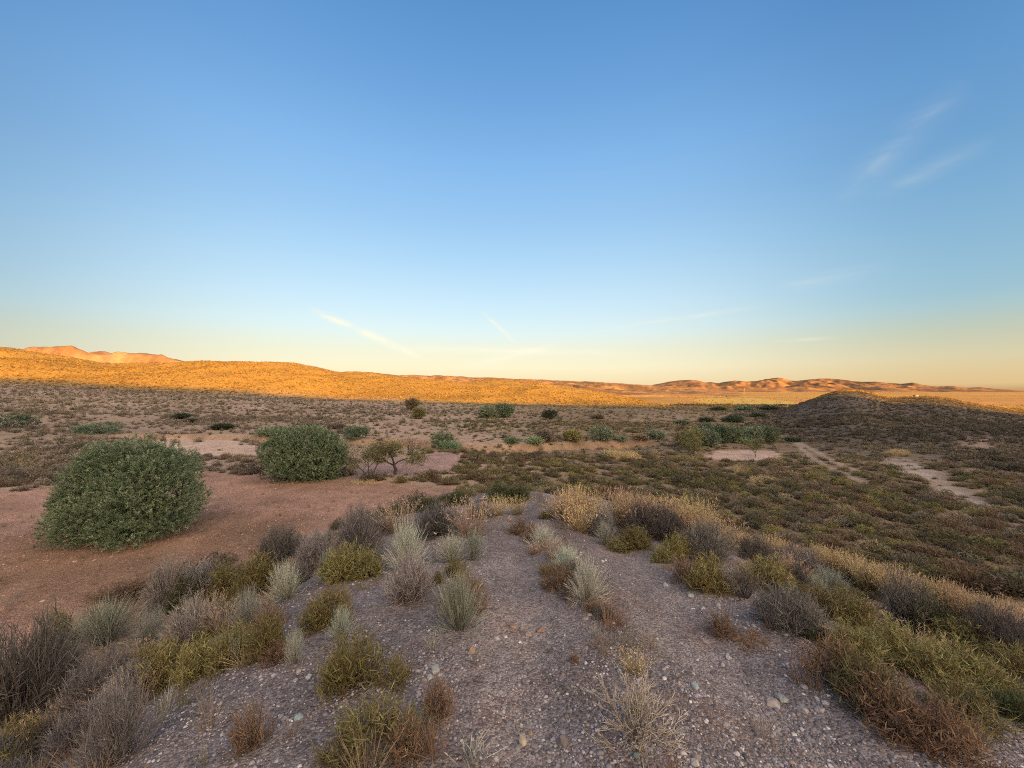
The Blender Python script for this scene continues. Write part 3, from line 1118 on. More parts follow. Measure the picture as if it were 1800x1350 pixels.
# kind and palette of every foreground plant: what it is called
KINDS = {
    'A': ('tuft', 'silver', 'broom_tuft', 'tuft'), 'a': ('tuft', 'blue', 'broom_tuft', 'tuft'), 'g': ('tuft', 'greygreen', 'broom_tuft', 'tuft'),
    'T': ('thin', 'silver', 'pale_stalks', 'stalks'), 't': ('thin', 'twig', 'pale_stalks', 'stalks'),
    'B': ('brush', 'brush', 'brush_shrub', 'shrub'), 'K': ('brush', 'dark', 'brush_shrub', 'shrub'), 'L': ('brush', 'lilac', 'brush_shrub', 'shrub'),
    'C': ('cushion', 'yellow', 'cushion_shrub', 'shrub'), 'O': ('cushion', 'olive', 'cushion_shrub', 'shrub'), 'G': ('cushion', 'green', 'cushion_shrub', 'shrub'),
    'E': ('sparse', 'rust', 'dry_shrub', 'shrub'), 'S': ('sparse', 'olive', 'dry_shrub', 'shrub'),
    'D': ('grass', 'straw', 'dry_grass_tussock', 'grass tussock'), 'R': ('grass', 'rosy', 'dry_grass_tussock', 'grass tussock'),
    'F': ('twigs', 'twig', 'dead_bush', 'bush'), 'f': ('twigs', 'darktwig', 'dead_bush', 'bush'), 'W': ('woody', 'midtwig', 'dead_bush', 'bush'),
}
FORE = [
    # left rim, far to near: column, base row, width, height in the photograph, kind, label
    (495, 1005, 92, 72, 'K', "dark grey brush shrub at the rim above the red soil, behind a yellow cushion"),
    (555, 1002, 72, 62, 'L', "pale grey brush shrub between the dark rim shrub and a taller grey one"),
    (628, 988, 84, 88, 'B', "tall dark grey feathery shrub standing highest on the left rim"),
    (600, 1024, 78, 62, 'C', "round yellow green cushion shrub, left one of a touching pair"),
    (645, 1017, 60, 52, 'C', "yellow green cushion shrub, right one of a touching pair"),
    (570, 1020, 34, 50, 'a', "thin silvery stems left of the touching yellow cushions"),
    (505, 1056, 62, 68, 'A', "bright silver tuft fanning out beside an olive shrub on the left rim"),
    (452, 1055, 88, 76, 'O', "olive cushion shrub leaning against a bright silver tuft"),
    (400, 1052, 82, 64, 'S', "brown olive dry shrub behind the grey brush on the left rim"),
    (360, 1060, 88, 66, 'L', "wide pale grey shrub on the left rim beside a dark olive mound"),
    (333, 1072, 78, 60, 'G', "dark olive mound wedged between two grey brush shrubs on the left rim"),
    (294, 1080, 68, 92, 'L', "tall bluish grey brush shrub at the left edge of the spur"),
    (400, 1090, 62, 46, 'S', "small brown shrub in front of the pale grey shrubs"),
    (185, 1146, 128, 88, 'g', "large grey green broom tuft in front of the red terrace"),
    (104, 1142, 56, 62, 'O', "olive shrub hugging the left side of the large grey green tuft"),
    (213, 1066, 110, 42, 'E', "thin rust coloured brush fringing the red terrace"),
    (260, 1150, 62, 76, 'a', "bluish grey tuft right of the large grey green tuft"),
    (335, 1142, 92, 82, 'L', "lilac grey brush shrub above the long yellow green row"),
    (363, 1112, 60, 60, 'R', "tan grass tussock behind the lilac grey brush"),
    (433, 1108, 64, 72, 'a', "blue grey tuft on the gravel beside a rusty low shrub"),
    (472, 1112, 62, 46, 'E', "rusty low shrub right of the blue grey tuft"),
    (550, 1114, 66, 56, 'S', "dark brown olive shrub on the gravel slope behind a silver tuft"),
    (582, 1098, 80, 62, 'O', "yellowish olive shrub alone on the gravel slope left of the path"),
    (600, 1128, 50, 62, 'A', "slim silver tuft rising behind the yellow flowering shrub"),
    (250, 1212, 84, 62, 'O', "left end of the long yellow green shrub row"),
    (298, 1208, 92, 72, 'C', "second yellow green shrub from the left in the long row"),
    (350, 1194, 84, 66, 'C', "middle shrub of the long yellow green row"),
    (408, 1172, 84, 68, 'C', "bright yellow green shrub behind pale stalks in the long row"),
    (470, 1158, 70, 72, 'O', "right end of the long yellow green shrub row, yellowest on top"),
    (413, 1170, 22, 58, 'T', "few pale stalks in front of the yellow green row"),
    (518, 1170, 34, 64, 'A', "narrow upright silver bundle at the end of the yellow green row"),
    (486, 1168, 58, 40, 'E', "rusty low shrub at the foot of the narrow silver bundle"),
    (285, 1272, 42, 68, 'T', "pale stalks standing below the long yellow green row"),
    (443, 1324, 68, 84, 'E', "rust brown shrub with pale stems alone on the gravel near the bottom"),
    (360, 1356, 28, 60, 't', "dim bare stalks at the bottom edge left of the rust brown shrub"),
    (30, 1300, 170, 190, 'K', "huge dark shrub filling the lower left corner"),
    (85, 1240, 112, 96, 'B', "grey brown shrub right of the huge dark corner shrub"),
    (190, 1254, 132, 112, 'W', "tangled grey twiggy bush left of the long yellow green row"),
    (205, 1350, 104, 134, 'W', "dead woody bush with pale crooked stems at the bottom left"),
    (35, 1330, 74, 62, 'S', "olive grey shrub under the huge dark corner shrub"),
    (12, 1352, 72, 42, 'a', "silver grey sprigs in the bottom left corner"),
    (140, 1320, 110, 70, 'B', "low brown grey shrub between the corner shrub and the dead woody bush"),
    # middle left, beside the path
    (713, 1008, 78, 94, 'A', "tallest pale silver tuft beside the left wheel track"),
    (722, 1062, 88, 82, 'L', "purplish grey brush in front of the tallest silver tuft"),
    (710, 1060, 26, 28, 'E', "small rusty sprig at the foot of the purplish brush"),
    (767, 946, 88, 58, 'K', "dark purple brown brush shrub behind two silver tufts"),
    (830, 948, 82, 62, 'R', "rosy dry grass clump at the bend of the left wheel track"),
    (700, 938, 72, 48, 'R', "faded dry grass on the rim behind the tallest silver tuft"),
    (665, 944, 60, 40, 'B', "low grey brush on the rim beside a small dark green shrub"),
    (793, 992, 58, 52, 'A', "left one of two small silver tufts beside the wheel track"),
    (830, 988, 48, 57, 'a', "right one of two small silver tufts beside the wheel track"),
    (800, 1016, 42, 32, 'O', "olive clump under the two small silver tufts"),
    (770, 1028, 26, 24, 'O', "tiny olive sprig left of the olive clump"),
    (807, 1118, 98, 108, 'g', "big round grey green tuft with stems fanning out on the gravel"),
    (812, 1080, 92, 62, 'E', "rust brown shrub behind the big round grey green tuft"),
    (818, 1042, 58, 38, 'E', "small rusty shrub between the olive clump and the big round tuft"),
    (760, 1145, 32, 30, 'T', "tiny bleached tuft left of the big round one"),
    (665, 922, 24, 30, 'G', "small dark green shrub at the edge of the red soil"),
    (705, 906, 50, 18, 'G', "dark green mat, left end along the red soil"),
    (750, 898, 60, 22, 'G', "dark green mat in the middle along the red soil"),
    (800, 890, 56, 24, 'G', "dark green mat, right end along the red soil"),
    (615, 1220, 118, 104, 'S', "sparse olive shrub with yellow tips left of the gravel path"),
    (600, 1205, 66, 60, 'C', "yellow flowering crown within the sparse olive shrub"),
    (692, 1212, 62, 56, 'S', "wispy olive twigs right of the yellow flowering shrub"),
    (770, 1268, 64, 72, 'E', "dark rust shrub with an open base beside the gravel path"),
    (660, 1352, 170, 112, 'S', "big brown olive tangle at the bottom, left of the path"),
    (720, 1360, 90, 100, 'E', "brown dry shrub on the right side of the bottom tangle"),
    (600, 1362, 90, 76, 'S', "olive brown shrub on the left side of the bottom tangle"),
    (825, 1385, 90, 84, 'T', "bare silver stalks at the bottom edge beside the path"),
    # strip between the wheel tracks
    (918, 942, 54, 30, 'E', "brown dry shrub at the far end of the strip between the wheel tracks"),
    (955, 968, 58, 44, 'A', "farthest silver tuft on the strip between the wheel tracks"),
    (996, 1006, 62, 46, 'A', "second silver tuft on the strip between the wheel tracks"),
    (1030, 1062, 74, 78, 'A', "brightest silver tuft on the strip, nearest one between the wheel tracks"),
    (982, 1040, 68, 46, 'E', "dark rust shrub left of the brightest silver tuft"),
    (1000, 1056, 40, 30, 'f', "dark bare twigs under the brightest silver tuft"),
    (1062, 1090, 42, 26, 'B', "low grey brown shrub in front of the brightest silver tuft"),
    (1115, 1318, 136, 112, 'F', "dead pale grey bush spreading on the gravel near the bottom"),
    (1117, 1190, 56, 42, 'D', "golden brown grass tuft alone on the gravel"),
    (1010, 1166, 22, 22, 'E', "tiny rusty sprig in the middle of the gravel"),
    (1046, 1122, 32, 26, 'T', "tiny pale stalks on the gravel before the rusty sprig"),
    (1270, 1120, 54, 44, 'E', "rusty shrub alone on the right gravel"),
    (1335, 1148, 92, 20, 'E', "flat rusty mat trailing from the shrub on the right gravel"),
    (936, 954, 44, 24, 'E', "brown litter shrub between the two farthest silver tufts of the strip"),
    (974, 986, 50, 34, 'R', "tan grass between the second and the farthest silver tuft of the strip"),
    (1012, 1022, 50, 34, 'B', "grey brown shrub just behind the brightest silver tuft of the strip"),
    (965, 1012, 40, 26, 'S', "brown olive sprigs left of the second silver tuft of the strip"),
    (1046, 1078, 46, 24, 'E', "rusty litter at the foot of the brightest silver tuft of the strip"),
    (940, 976, 30, 20, 'R', "small tan grass wisp on the left edge of the strip"),
    # where the tracks drop out of sight
    (880, 884, 60, 34, 'G', "grey green shrub at the head of the path, left one"),
    (912, 884, 46, 32, 'G', "grey green shrub at the head of the path, right one"),
    (875, 908, 38, 32, 'D', "straw tussock left of the path head"),
    (910, 906, 38, 30, 'D', "straw tussock beside the path head shrubs"),
    (845, 912, 50, 28, 'B', "dark low shrub on the left of the path head"),
    (990, 905, 56, 28, 'D', "straw tussock right of the path head"),
    (960, 912, 30, 14, 'O', "little olive cushion on the right edge of the path head"),
    (1022, 938, 64, 46, 'D', "tall straw tussock where the right track drops away"),
    (1056, 946, 64, 46, 'B', "dark grey shrub behind the right track"),
    (1048, 934, 42, 40, 'a', "silver grey tuft in the dark shrubs behind the right track"),
    (1066, 960, 42, 42, 'a', "silver grey tuft at the edge of the right track"),
    # right rim
    (1130, 944, 78, 58, 'K', "dark shrub with straw above it, first on the right rim"),
    (1168, 952, 84, 58, 'K', "dark shrub with straw above it, second on the right rim"),
    (1092, 970, 60, 26, 'O', "small olive cushion at the foot of the right rim"),
    (1120, 968, 60, 40, 'O', "olive brown shrub under the first dark shrub of the right rim"),
    (1190, 984, 50, 44, 'C', "bright yellow cushion on the right rim"),
    (1166, 990, 44, 28, 'C', "small yellow cushion at the edge of the right gravel"),
    (1240, 990, 94, 68, 'B', "big blue grey brush shrub in the middle of the right rim"),
    (1245, 1044, 80, 62, 'C', "large bright green yellow shrub at the edge of the right gravel"),
    (1205, 1024, 66, 42, 'E', "rusty shrub left of the large bright green yellow one"),
    (1310, 1058, 74, 56, 'f', "black brown dead twig bush at the edge of the right gravel"),
    (1330, 990, 64, 46, 'K', "dark shrub below the straw grass of the right rim"),
    (1350, 1040, 94, 56, 'C', "yellow green shrub behind the dead twig bush"),
    (1400, 1020, 92, 54, 'B', "grey shrub beneath the long straw fringe"),
    (1460, 1050, 66, 50, 'a', "blue silver tuft in the middle of the right slope"),
    (1420, 1070, 64, 40, 'O', "olive shrub under the blue silver tuft"),
    (1385, 1114, 114, 78, 'B', "grey brown feathery shrub nearest the right gravel edge"),
    (1480, 1096, 104, 58, 'O', "wide olive shrub right of the grey brown feathery shrub"),
    (1440, 1134, 54, 32, 'G', "small dark green shrub below the wide olive shrub"),
    (1465, 1210, 114, 92, 'E', "golden rust shrub bulging over the right gravel edge"),
    (1505, 1164, 92, 60, 'C', "yellow green shrub behind the golden rust one"),
    (1580, 1168, 94, 70, 'C', "brightest yellow shrub on the right slope"),
    (1625, 1122, 92, 76, 'G', "dark green round shrub under pale crooked stems"),
    (1595, 1116, 92, 100, 'W', "pale crooked stems rising in front of the dark green shrub"),
    (1690, 1156, 104, 60, 'O', "olive shrub right of the dark green round shrub"),
    (1762, 1160, 106, 84, 'K', "dark grey shrub at the right edge of the picture"),
    (1700, 1220, 132, 78, 'C', "broad yellow grey shrub low on the right slope"),
    (1640, 1206, 104, 70, 'C', "yellow green shrub left of the broad yellow grey one"),
    (1785, 1212, 104, 72, 'O', "olive shrub cut by the right edge of the picture"),
    (1525, 1256, 122, 104, 'O', "tall olive shrub next to the golden rust bulge"),
    (1565, 1296, 140, 106, 'E', "large rust shrub in the lower right"),
    (1650, 1336, 140, 100, 'E', "lowest rust shrub on the right slope"),
    (1690, 1276, 124, 76, 'S', "olive grey shrub above the lowest rust shrub"),
    (1780, 1270, 90, 54, 'G', "dark shrub at the right edge near the bottom"),
    (1722, 1350, 26, 62, 't', "two bleached stalks at the bottom right"),
]
FRINGE = [(1012, 920, 60), (1050, 926, 70), (1100, 930, 70), (1150, 936, 90), (1195, 944, 70), (1240, 955, 80), (1285, 966, 80), (1325, 976, 80), (1365, 985, 80), (1405, 994, 80), (1450, 1004, 90),
          (1495, 1020, 90), (1540, 1040, 100), (1590, 1056, 100), (1640, 1074, 100), (1690, 1090, 100), (1740, 1108, 100), (1785, 1126, 100)]


def build_foreground():
    pts = unproject([f[0] for f in FORE], [min(f[1], 1345) for f in FORE])
    for f, p in zip(FORE, pts):
        px, pb, w, h, k, lab = f
        kind, pal, name, cat = KINDS[k]
        y = p[1]
        x = p[0]
        if pb > 1345:
            y = y - (pb - 1345) / F * 1.2
            x = (px - 900) / F * y
        W = w / F * y
        # the clump's middle lies behind its near edge
        dr = 0.28 * W
        n = math.hypot(x, y)
        xc, yc = x + x / n * dr, y + y / n * dr
        H = -(pb - h - HZ) / F * yc - float(height(np.array(xc), np.array(yc)))
        H = min(max(H, 0.45 * h / F * y), 1.1 * h / F * y) * 1.08
        plant(name, kind, pal, xc, yc, W * 1.08, H, lab, cat)
    pts = unproject([f[0] for f in FRINGE], [f[1] for f in FRINGE])
    for i, (f, p) in enumerate(zip(FRINGE, pts)):
        for q in range(5):
            x = p[0] + random.uniform(-0.25, 0.25)
            y = p[1] + random.uniform(-0.2, 0.35)
            plant('dry_grass_tussock', 'grass', 'straw' if (i + q) % 3 else 'rosy', x, y, random.uniform(0.35, 0.7), random.uniform(0.36, 0.74),
                  "dry straw grass in the long fringe along the right rim", 'grass tussock', "straw grass fringe along the right rim")


build_foreground()


def build_rim_fill():
    SIDE = {-1: "left", 1: "right"}
    WORD = {'B': "small grey brush shrub", 'L': "small lilac grey shrub", 'O': "small olive shrub", 'S': "small brown olive shrub", 'R': "small tan grass tussock", 'g': "small grey green tuft", 'K': "small dark shrub"}
    r = random.Random(44)
    for i in range(240):
        sd = -1 if i % 2 else 1
        y = 2.0 * (11.5 / 2.0) ** r.random()
        off = abs(r.gauss(4.9, 0.75))
        if off < 3.7:
            continue
        x = float(ridge_x(y)) + sd * off
        k = r.choice("BBLLOSRRRRgK" if sd < 0 else "BBOSSRRRRgK")
        kind, pal, name, cat = KINDS[k]
        w = r.uniform(0.22, 0.55)
        plant(name, kind, pal, x, y, w, w * r.uniform(0.55, 0.9), WORD[k] + " crowding the " + SIDE[sd] + " rim of the spur", cat, WORD[k] + "s on the " + SIDE[sd] + " rim")


build_rim_fill()

# ------------------------------------------------------------------ large leafy bushes and small trees


def leaf_cloud(r, lobes, n_spray, per, leaf, pal, flat=0.0, up=0.45, fill=0.72, wid=0.34):
    """Crown of leaf sprays: lobes are (centre, radii); each spray is a short shoot set with narrow leaves. Height and width in metres."""
    cen = np.array([l[0] for l in lobes], float)
    rad = np.array([l[1] for l in lobes], float)
    wgt = np.prod(rad, 1) ** (2 / 3)
    # small clumps swell out of the main lobes
    k = 5 * len(lobes)
    ci = r.choice(len(lobes), k)
    cd = unit(r.normal(size=(k, 3)) + np.array([0, 0, 0.35]))
    big = rad.max()
    cen = np.concatenate([cen, cen[ci] + cd * rad[ci] * 0.86])
    rad = np.concatenate([rad, np.tile((big * r.uniform(0.22, 0.40, k))[:, None], (1, 3))])
    wgt = np.prod(rad, 1) ** (2 / 3)
    i = r.choice(len(cen), n_spray, p=wgt / wgt.sum())
    d = unit(r.normal(size=(n_spray, 3)))
    q = np.where(r.uniform(0, 1, n_spray) < 0.25, r.uniform(0.3, 0.8, n_spray), r.uniform(fill, 1.0, n_spray) ** 0.7)
    q = np.where(r.uniform(0, 1, n_spray) < 0.05, r.uniform(1.0, 1.3, n_spray), q)
    P = cen[i] + d * rad[i] * q[:, None]
    P[:, 2] = np.where(P[:, 2] < 0.03 * cen[:, 2].max(), r.uniform(0.0, 0.3, n_spray) * cen[:, 2].max(), P[:, 2])
    # throw out the sprays buried inside another lobe
    keep = np.ones(n_spray, bool)
    for c, ra in zip(cen, rad):
        keep &= ((((P - c) / ra) ** 2).sum(1) > (fill * 0.7) ** 2) | (r.uniform(0, 1, n_spray) < 0.15)
    keep &= P[:, 2] > 0.0
    P, d = P[keep], d[keep]
    n = len(P)
    ax = unit(d * 0.7 + np.array([0, 0, up]) + r.normal(0, 0.22, (n, 3)))
    ln = leaf * r.uniform(2.2, 4.2, n)
    j = np.repeat(np.arange(n), per)
    m = len(j)
    t = r.uniform(0, 1, m)
    Q = P[j] + ax[j] * (ln[j] * t)[:, None] + r.normal(0, leaf * 0.28, (m, 3))
    D = unit(ax[j] * 0.75 + r.normal(0, 0.5, (m, 3)))
    sc = pick(r, n, pal, 0.16)
    cc = sc[j] * (1 + r.normal(0, 0.10, (m, 1)).clip(-0.3, 0.3)) * (0.86 + 0.22 * t[:, None])
    # each leaf a small lozenge
    L_ = leaf * r.uniform(0.7, 1.25, m)
    side = unit(np.cross(D, r.normal(size=(m, 3)))) * (L_ * wid * 0.5)[:, None]
    mid = Q + D * (L_ * 0.5)[:, None]
    V = np.stack([Q, mid + side, Q + D * L_[:, None], mid - side], 1).reshape(-1, 3)
    C = np.repeat(cc, 4, 0)
    Fa = np.arange(4 * m).reshape(m, 4)
    Fa = np.concatenate([Fa[:, [0, 1, 2]], Fa[:, [0, 2, 3]]])
    return V, Fa, C


TREE_PAL = {
    'green': [(0.075, 0.110, 0.060), (0.095, 0.135, 0.075), (0.060, 0.090, 0.048), (0.125, 0.160, 0.095), (0.15, 0.18, 0.12)],
    'grey': [(0.135, 0.160, 0.105), (0.17, 0.195, 0.13), (0.105, 0.130, 0.08), (0.21, 0.235, 0.165)],
    'pale': [(0.15, 0.20, 0.11), (0.19, 0.24, 0.14), (0.12, 0.165, 0.09)],
    'dark': [(0.040, 0.055, 0.028), (0.055, 0.070, 0.036), (0.034, 0.046, 0.026)],
    'olive': [(0.15, 0.15, 0.055), (0.19, 0.185, 0.07), (0.12, 0.12, 0.05)],
    'tawny': [(0.17, 0.155, 0.07), (0.15, 0.125, 0.07), (0.21, 0.185, 0.085), (0.14, 0.13, 0.075)],
    'brown': [(0.15, 0.125, 0.075), (0.12, 0.10, 0.06), (0.18, 0.15, 0.085)],
    'bare': [(0.17, 0.14, 0.125), (0.14, 0.115, 0.105)],
}


def random_lobes(r, w, h, n, flatbase=True):
    lobes = [((0, 0, h * 0.46), (w * 0.36, w * 0.34, h * 0.48))]
    for k in range(n):
        a = 2 * math.pi * k / n + r.uniform(-0.3, 0.3)
        q = r.uniform(0.20, 0.32) * w
        s = r.uniform(0.16, 0.25)
        zz = r.uniform(0.28, 0.62) * h
        lobes.append(((q * math.cos(a), q * math.sin(a), zz), (w * s, w * s, min(h * r.uniform(0.26, 0.36), zz * 0.98))))
    for k in range(max(2, n // 2)):
        a = r.uniform(0, 6.28)
        q = r.uniform(0.02, 0.18) * w
        lobes.append(((q * math.cos(a), q * math.sin(a), h * r.uniform(0.62, 0.76)), (w * 0.2, w * 0.2, h * 0.24)))
    return lobes


def round_lobes(r, w, h):
    lobes = [((0, 0, h * 0.50), (w * 0.42, w * 0.40, h * 0.50))]
    for k in range(4):
        a = r.uniform(0, 6.28)
        lobes.append(((0.2 * w * math.cos(a), 0.2 * w * math.sin(a), h * r.uniform(0.4, 0.72)), (w * 0.24, w * 0.24, h * 0.28)))
    return lobes


def stump(r, w, h, n=7, wood='darktwig'):
    D, _ = cone_dirs(r, n, 0.6, 0.1)
    P = D * np.array([0.05 * w, 0.05 * w, 0]) - np.array([0, 0, 0.15])
    V, Fa, C = limbs(r, P, D, r.uniform(0.3, 0.42, n) * h, np.full(n, 0.018 * w), 3, 3, 0.5, 0.2, 0.15, wood)[0]
    return V, Fa, C


TREES = []


def leafy_bush(name, label, cat, px, pb, w, h, pal, sprays, leaf, group=None, lobes=None, seed=0, per=26, tint=None):
    p = unproject([px], [pb])[0]
    y = p[1]
    W, H = w / F * y, h / F * y
    n = math.hypot(p[0], y)
    x, y = p[0] + p[0] / n * 0.32 * W, y + p[1] / n * 0.32 * W
    W *= 1.03 if sprays > 1000 else 0.80
    z = float(height(np.array(x), np.array(y)))
    H = max(-(pb - h - HZ) / F * y - z, 0.8 * H) * 1.06
    H *= 1.2 if 1195 < px < 1360 and pb > 765 else 1.0
    TREES.append((x, y, W * 0.55))
    r = np.random.default_rng(500 + seed)
    root = link(name, None, None, (x, y, z - 0.03), None, label, cat, group)
    lb = lobes(W, H) if lobes else round_lobes(r, W, H)
    V, Fa, C = leaf_cloud(r, lb, sprays, per, leaf, TREE_PAL[pal])
    V = V * np.array([1, 1, H / np.quantile(V[:, 2], 0.995)])
    me = mesh_np('crown', V, Fa, M_TREE, C)
    o = link('crown', me, root)
    j = r.uniform(1.0, 1.7)
    o.color = (j * r.uniform(0.94, 1.08), j, j * r.uniform(0.9, 1.05), 1) if sprays < 1000 else (1.75, 1.70, 1.66, 1)
    link('trunk', mesh_np('trunk', *order(stump(r, W, H))), root).data.materials.append(M_WOOD)
    return root


def near_lobes(W, H):
    # seen from the viewer: high rounded middle, long low shoulder and a stray branch to the left, steep right side
    f = lambda a, b, c, d, e, g: ((a * W, b * W, c * H), (d * W, e * W, g * H))
    return [f(0.06, 0.0, 0.50, 0.31, 0.32, 0.50), f(0.24, -0.02, 0.46, 0.24, 0.26, 0.42), f(-0.14, -0.04, 0.44, 0.26, 0.28, 0.42), f(-0.26, 0.02, 0.48, 0.22, 0.26, 0.42),
            f(-0.36, -0.02, 0.38, 0.15, 0.20, 0.34), f(-0.47, 0.0, 0.30, 0.07, 0.06, 0.07), f(0.0, -0.24, 0.30, 0.26, 0.18, 0.30), f(0.25, -0.22, 0.27, 0.20, 0.16, 0.27), f(-0.2, -0.22, 0.22, 0.2, 0.14, 0.22),
            f(0.02, 0.02, 0.78, 0.20, 0.2, 0.23), f(0.20, 0.04, 0.70, 0.17, 0.2, 0.22), f(-0.15, 0.0, 0.70, 0.18, 0.18, 0.22), f(0.36, 0.0, 0.36, 0.13, 0.2, 0.28), f(0.10, 0.26, 0.45, 0.26, 0.16, 0.42)]


def second_lobes(W, H):
    f = lambda a, b, c, d, e, g: ((a * W, b * W, c * H), (d * W, e * W, g * H))
    return [f(0.0, 0.0, 0.50, 0.34, 0.34, 0.48), f(-0.24, -0.02, 0.50, 0.22, 0.26, 0.44), f(0.25, 0.0, 0.48, 0.22, 0.26, 0.44), f(0.06, 0.0, 0.78, 0.24, 0.24, 0.22), f(-0.17, 0.0, 0.74, 0.18, 0.2, 0.22),
            f(0.26, 0.02, 0.70, 0.17, 0.2, 0.24), f(0.0, -0.24, 0.36, 0.26, 0.16, 0.34), f(-0.36, 0, 0.38, 0.11, 0.16, 0.28), f(0.38, 0, 0.36, 0.11, 0.16, 0.28), f(0.2, -0.2, 0.34, 0.2, 0.16, 0.3)]


leafy_bush('leafy_bush', "largest dark green bush, sprawling on the red soil at the left with a stray branch", 'bush', 236, 952, 218, 168, 'green', 14000, 0.052, None, near_lobes, 1, 32)
leafy_bush('leafy_bush', "second large green bush, at the far edge of the red soil beside the almond trees", 'bush', 534, 848, 138, 93, 'green', 11000, 0.062, None, second_lobes, 2, 28)
MID = [   # column, base row, width, height, leaf colour, label
    (12, 754, 84, 26, 'green', "dark green bush cut by the left edge of the picture on the far slope"),
    (173, 764, 82, 21, 'green', "low wide dark green bush alone on the left slope"),
    (470, 772, 42, 18, 'grey', "small grey green bush showing behind the left side of the second large bush"),
    (624, 779, 54, 28, 'green', "rounded green bush just right of the second large bush"),
    (778, 790, 62, 32, 'green', "dark green bush with a paler bush in front, beyond the bare almond trees"),
    (792, 792, 48, 18, 'pale', "pale green bush in front of a darker one beyond the bare almond trees"),
    (724, 722, 18, 22, 'brown', "brownish small bush below the sunlit hill, behind a greener one"),
    (737, 737, 24, 20, 'olive', "olive round bush below the sunlit hill"),
    (857, 735, 38, 22, 'grey', "left half of a twin green bush below the middle of the sunlit hill"),
    (884, 735, 44, 26, 'green', "right half of a twin green bush below the middle of the sunlit hill"),
    (968, 737, 28, 17, 'dark', "dark bush alone right of the twin green bush"),
    (900, 784, 28, 13, 'pale', "small pale green bush in the wash, left one of two"),
    (938, 785, 34, 14, 'pale', "small pale green bush in the wash, right one of two"),
    (956, 779, 34, 23, 'bare', "leafless grey brown bush behind the small pale green ones"),
    (1007, 783, 36, 24, 'olive', "olive grey bush at the brown bank of the wash"),
    (1056, 778, 46, 28, 'grey', "rounded grey green bush right of the brown bank"),
    (1090, 781, 24, 10, 'grey', "low grey bush right of the rounded one at the bank"),
    (1126, 776, 30, 12, 'brown', "low brownish bush between two grey green ones in the valley"),
    (1154, 773, 38, 18, 'grey', "grey green bush standing left of the olive grove"),
    (1048, 737, 22, 9, 'brown', "faint brownish bush on the shaded foot of the sunlit hill"),
    (1204, 791, 42, 28, 'brown', "brown leaved small tree at the left end of the olive grove"),
    (1219, 802, 28, 44, 'olive', "tall narrow olive shrub in front of the olive grove"),
    (1228, 785, 44, 27, 'grey', "pale grey olive bush, frontmost at the left of the grove"),
    (1246, 787, 36, 26, 'grey', "grey olive bush, second from the left in the grove"),
    (1246, 768, 32, 20, 'green', "dark olive bush at the back of the grove, left of the middle"),
    (1268, 780, 32, 26, 'green', "green olive bush in the middle of the grove, left of a pair"),
    (1289, 779, 34, 25, 'green', "green olive bush in the middle of the grove, right of a pair"),
    (1306, 780, 26, 10, 'pale', "low pale bush in front of the middle of the grove"),
    (1314, 772, 30, 20, 'green', "dark olive bush at the back of the grove, right of the middle"),
    (1340, 770, 32, 18, 'green', "dark olive bush at the back right of the grove"),
    (1327, 780, 30, 24, 'grey', "round grey green bush near the right end of the grove"),
    (1353, 780, 28, 25, 'green', "last green bush at the right end of the grove"),
    (1394, 777, 30, 9, 'dark', "low dark bush where the twin tracks vanish"),
    (1200, 748, 24, 10, 'green', "small green bush above the olive grove on the shaded flat"),
    (1240, 743, 26, 9, 'dark', "dark flat bush beyond the grove, left one"),
    (1288, 743, 40, 13, 'dark', "dark wide bush beyond the grove, right one"),
    (1330, 734, 26, 9, 'dark', "dark bush at the foot of the right hill, far beyond the grove"),
    (1262, 722, 26, 7, 'dark', "dark bush on the edge of the far sunlight, left one of three"),
    (1310, 722, 34, 8, 'green', "green bush on the edge of the far sunlight, middle one of three"),
    (1350, 721, 28, 8, 'dark', "dark bush on the edge of the far sunlight, right one of three"),
    (318, 737, 22, 11, 'dark', "dark round bush in the middle of the pale left slope"),
    (336, 744, 16, 8, 'dark', "small dark bush right of the round one on the pale left slope"),
    (390, 756, 34, 12, 'dark', "dark flat bush above the pale bare patch"),
    (545, 752, 26, 10, 'bare', "dark leafless bush above the second large bush"),
    (590, 755, 40, 11, 'bare', "line of dark leafless brush above the rounded green bush"),
]
for k, (px, pb, w, h, pal, lab) in enumerate(MID):
    yy = unproject([px], [pb])[0][1]
    lf = max(0.14, yy * 0.0042)
    leafy_bush('leafy_bush', lab, 'bush', px, pb, w, h, pal, 700 if w > 30 else 400, lf * 0.8, None, None, 20 + k, 18)


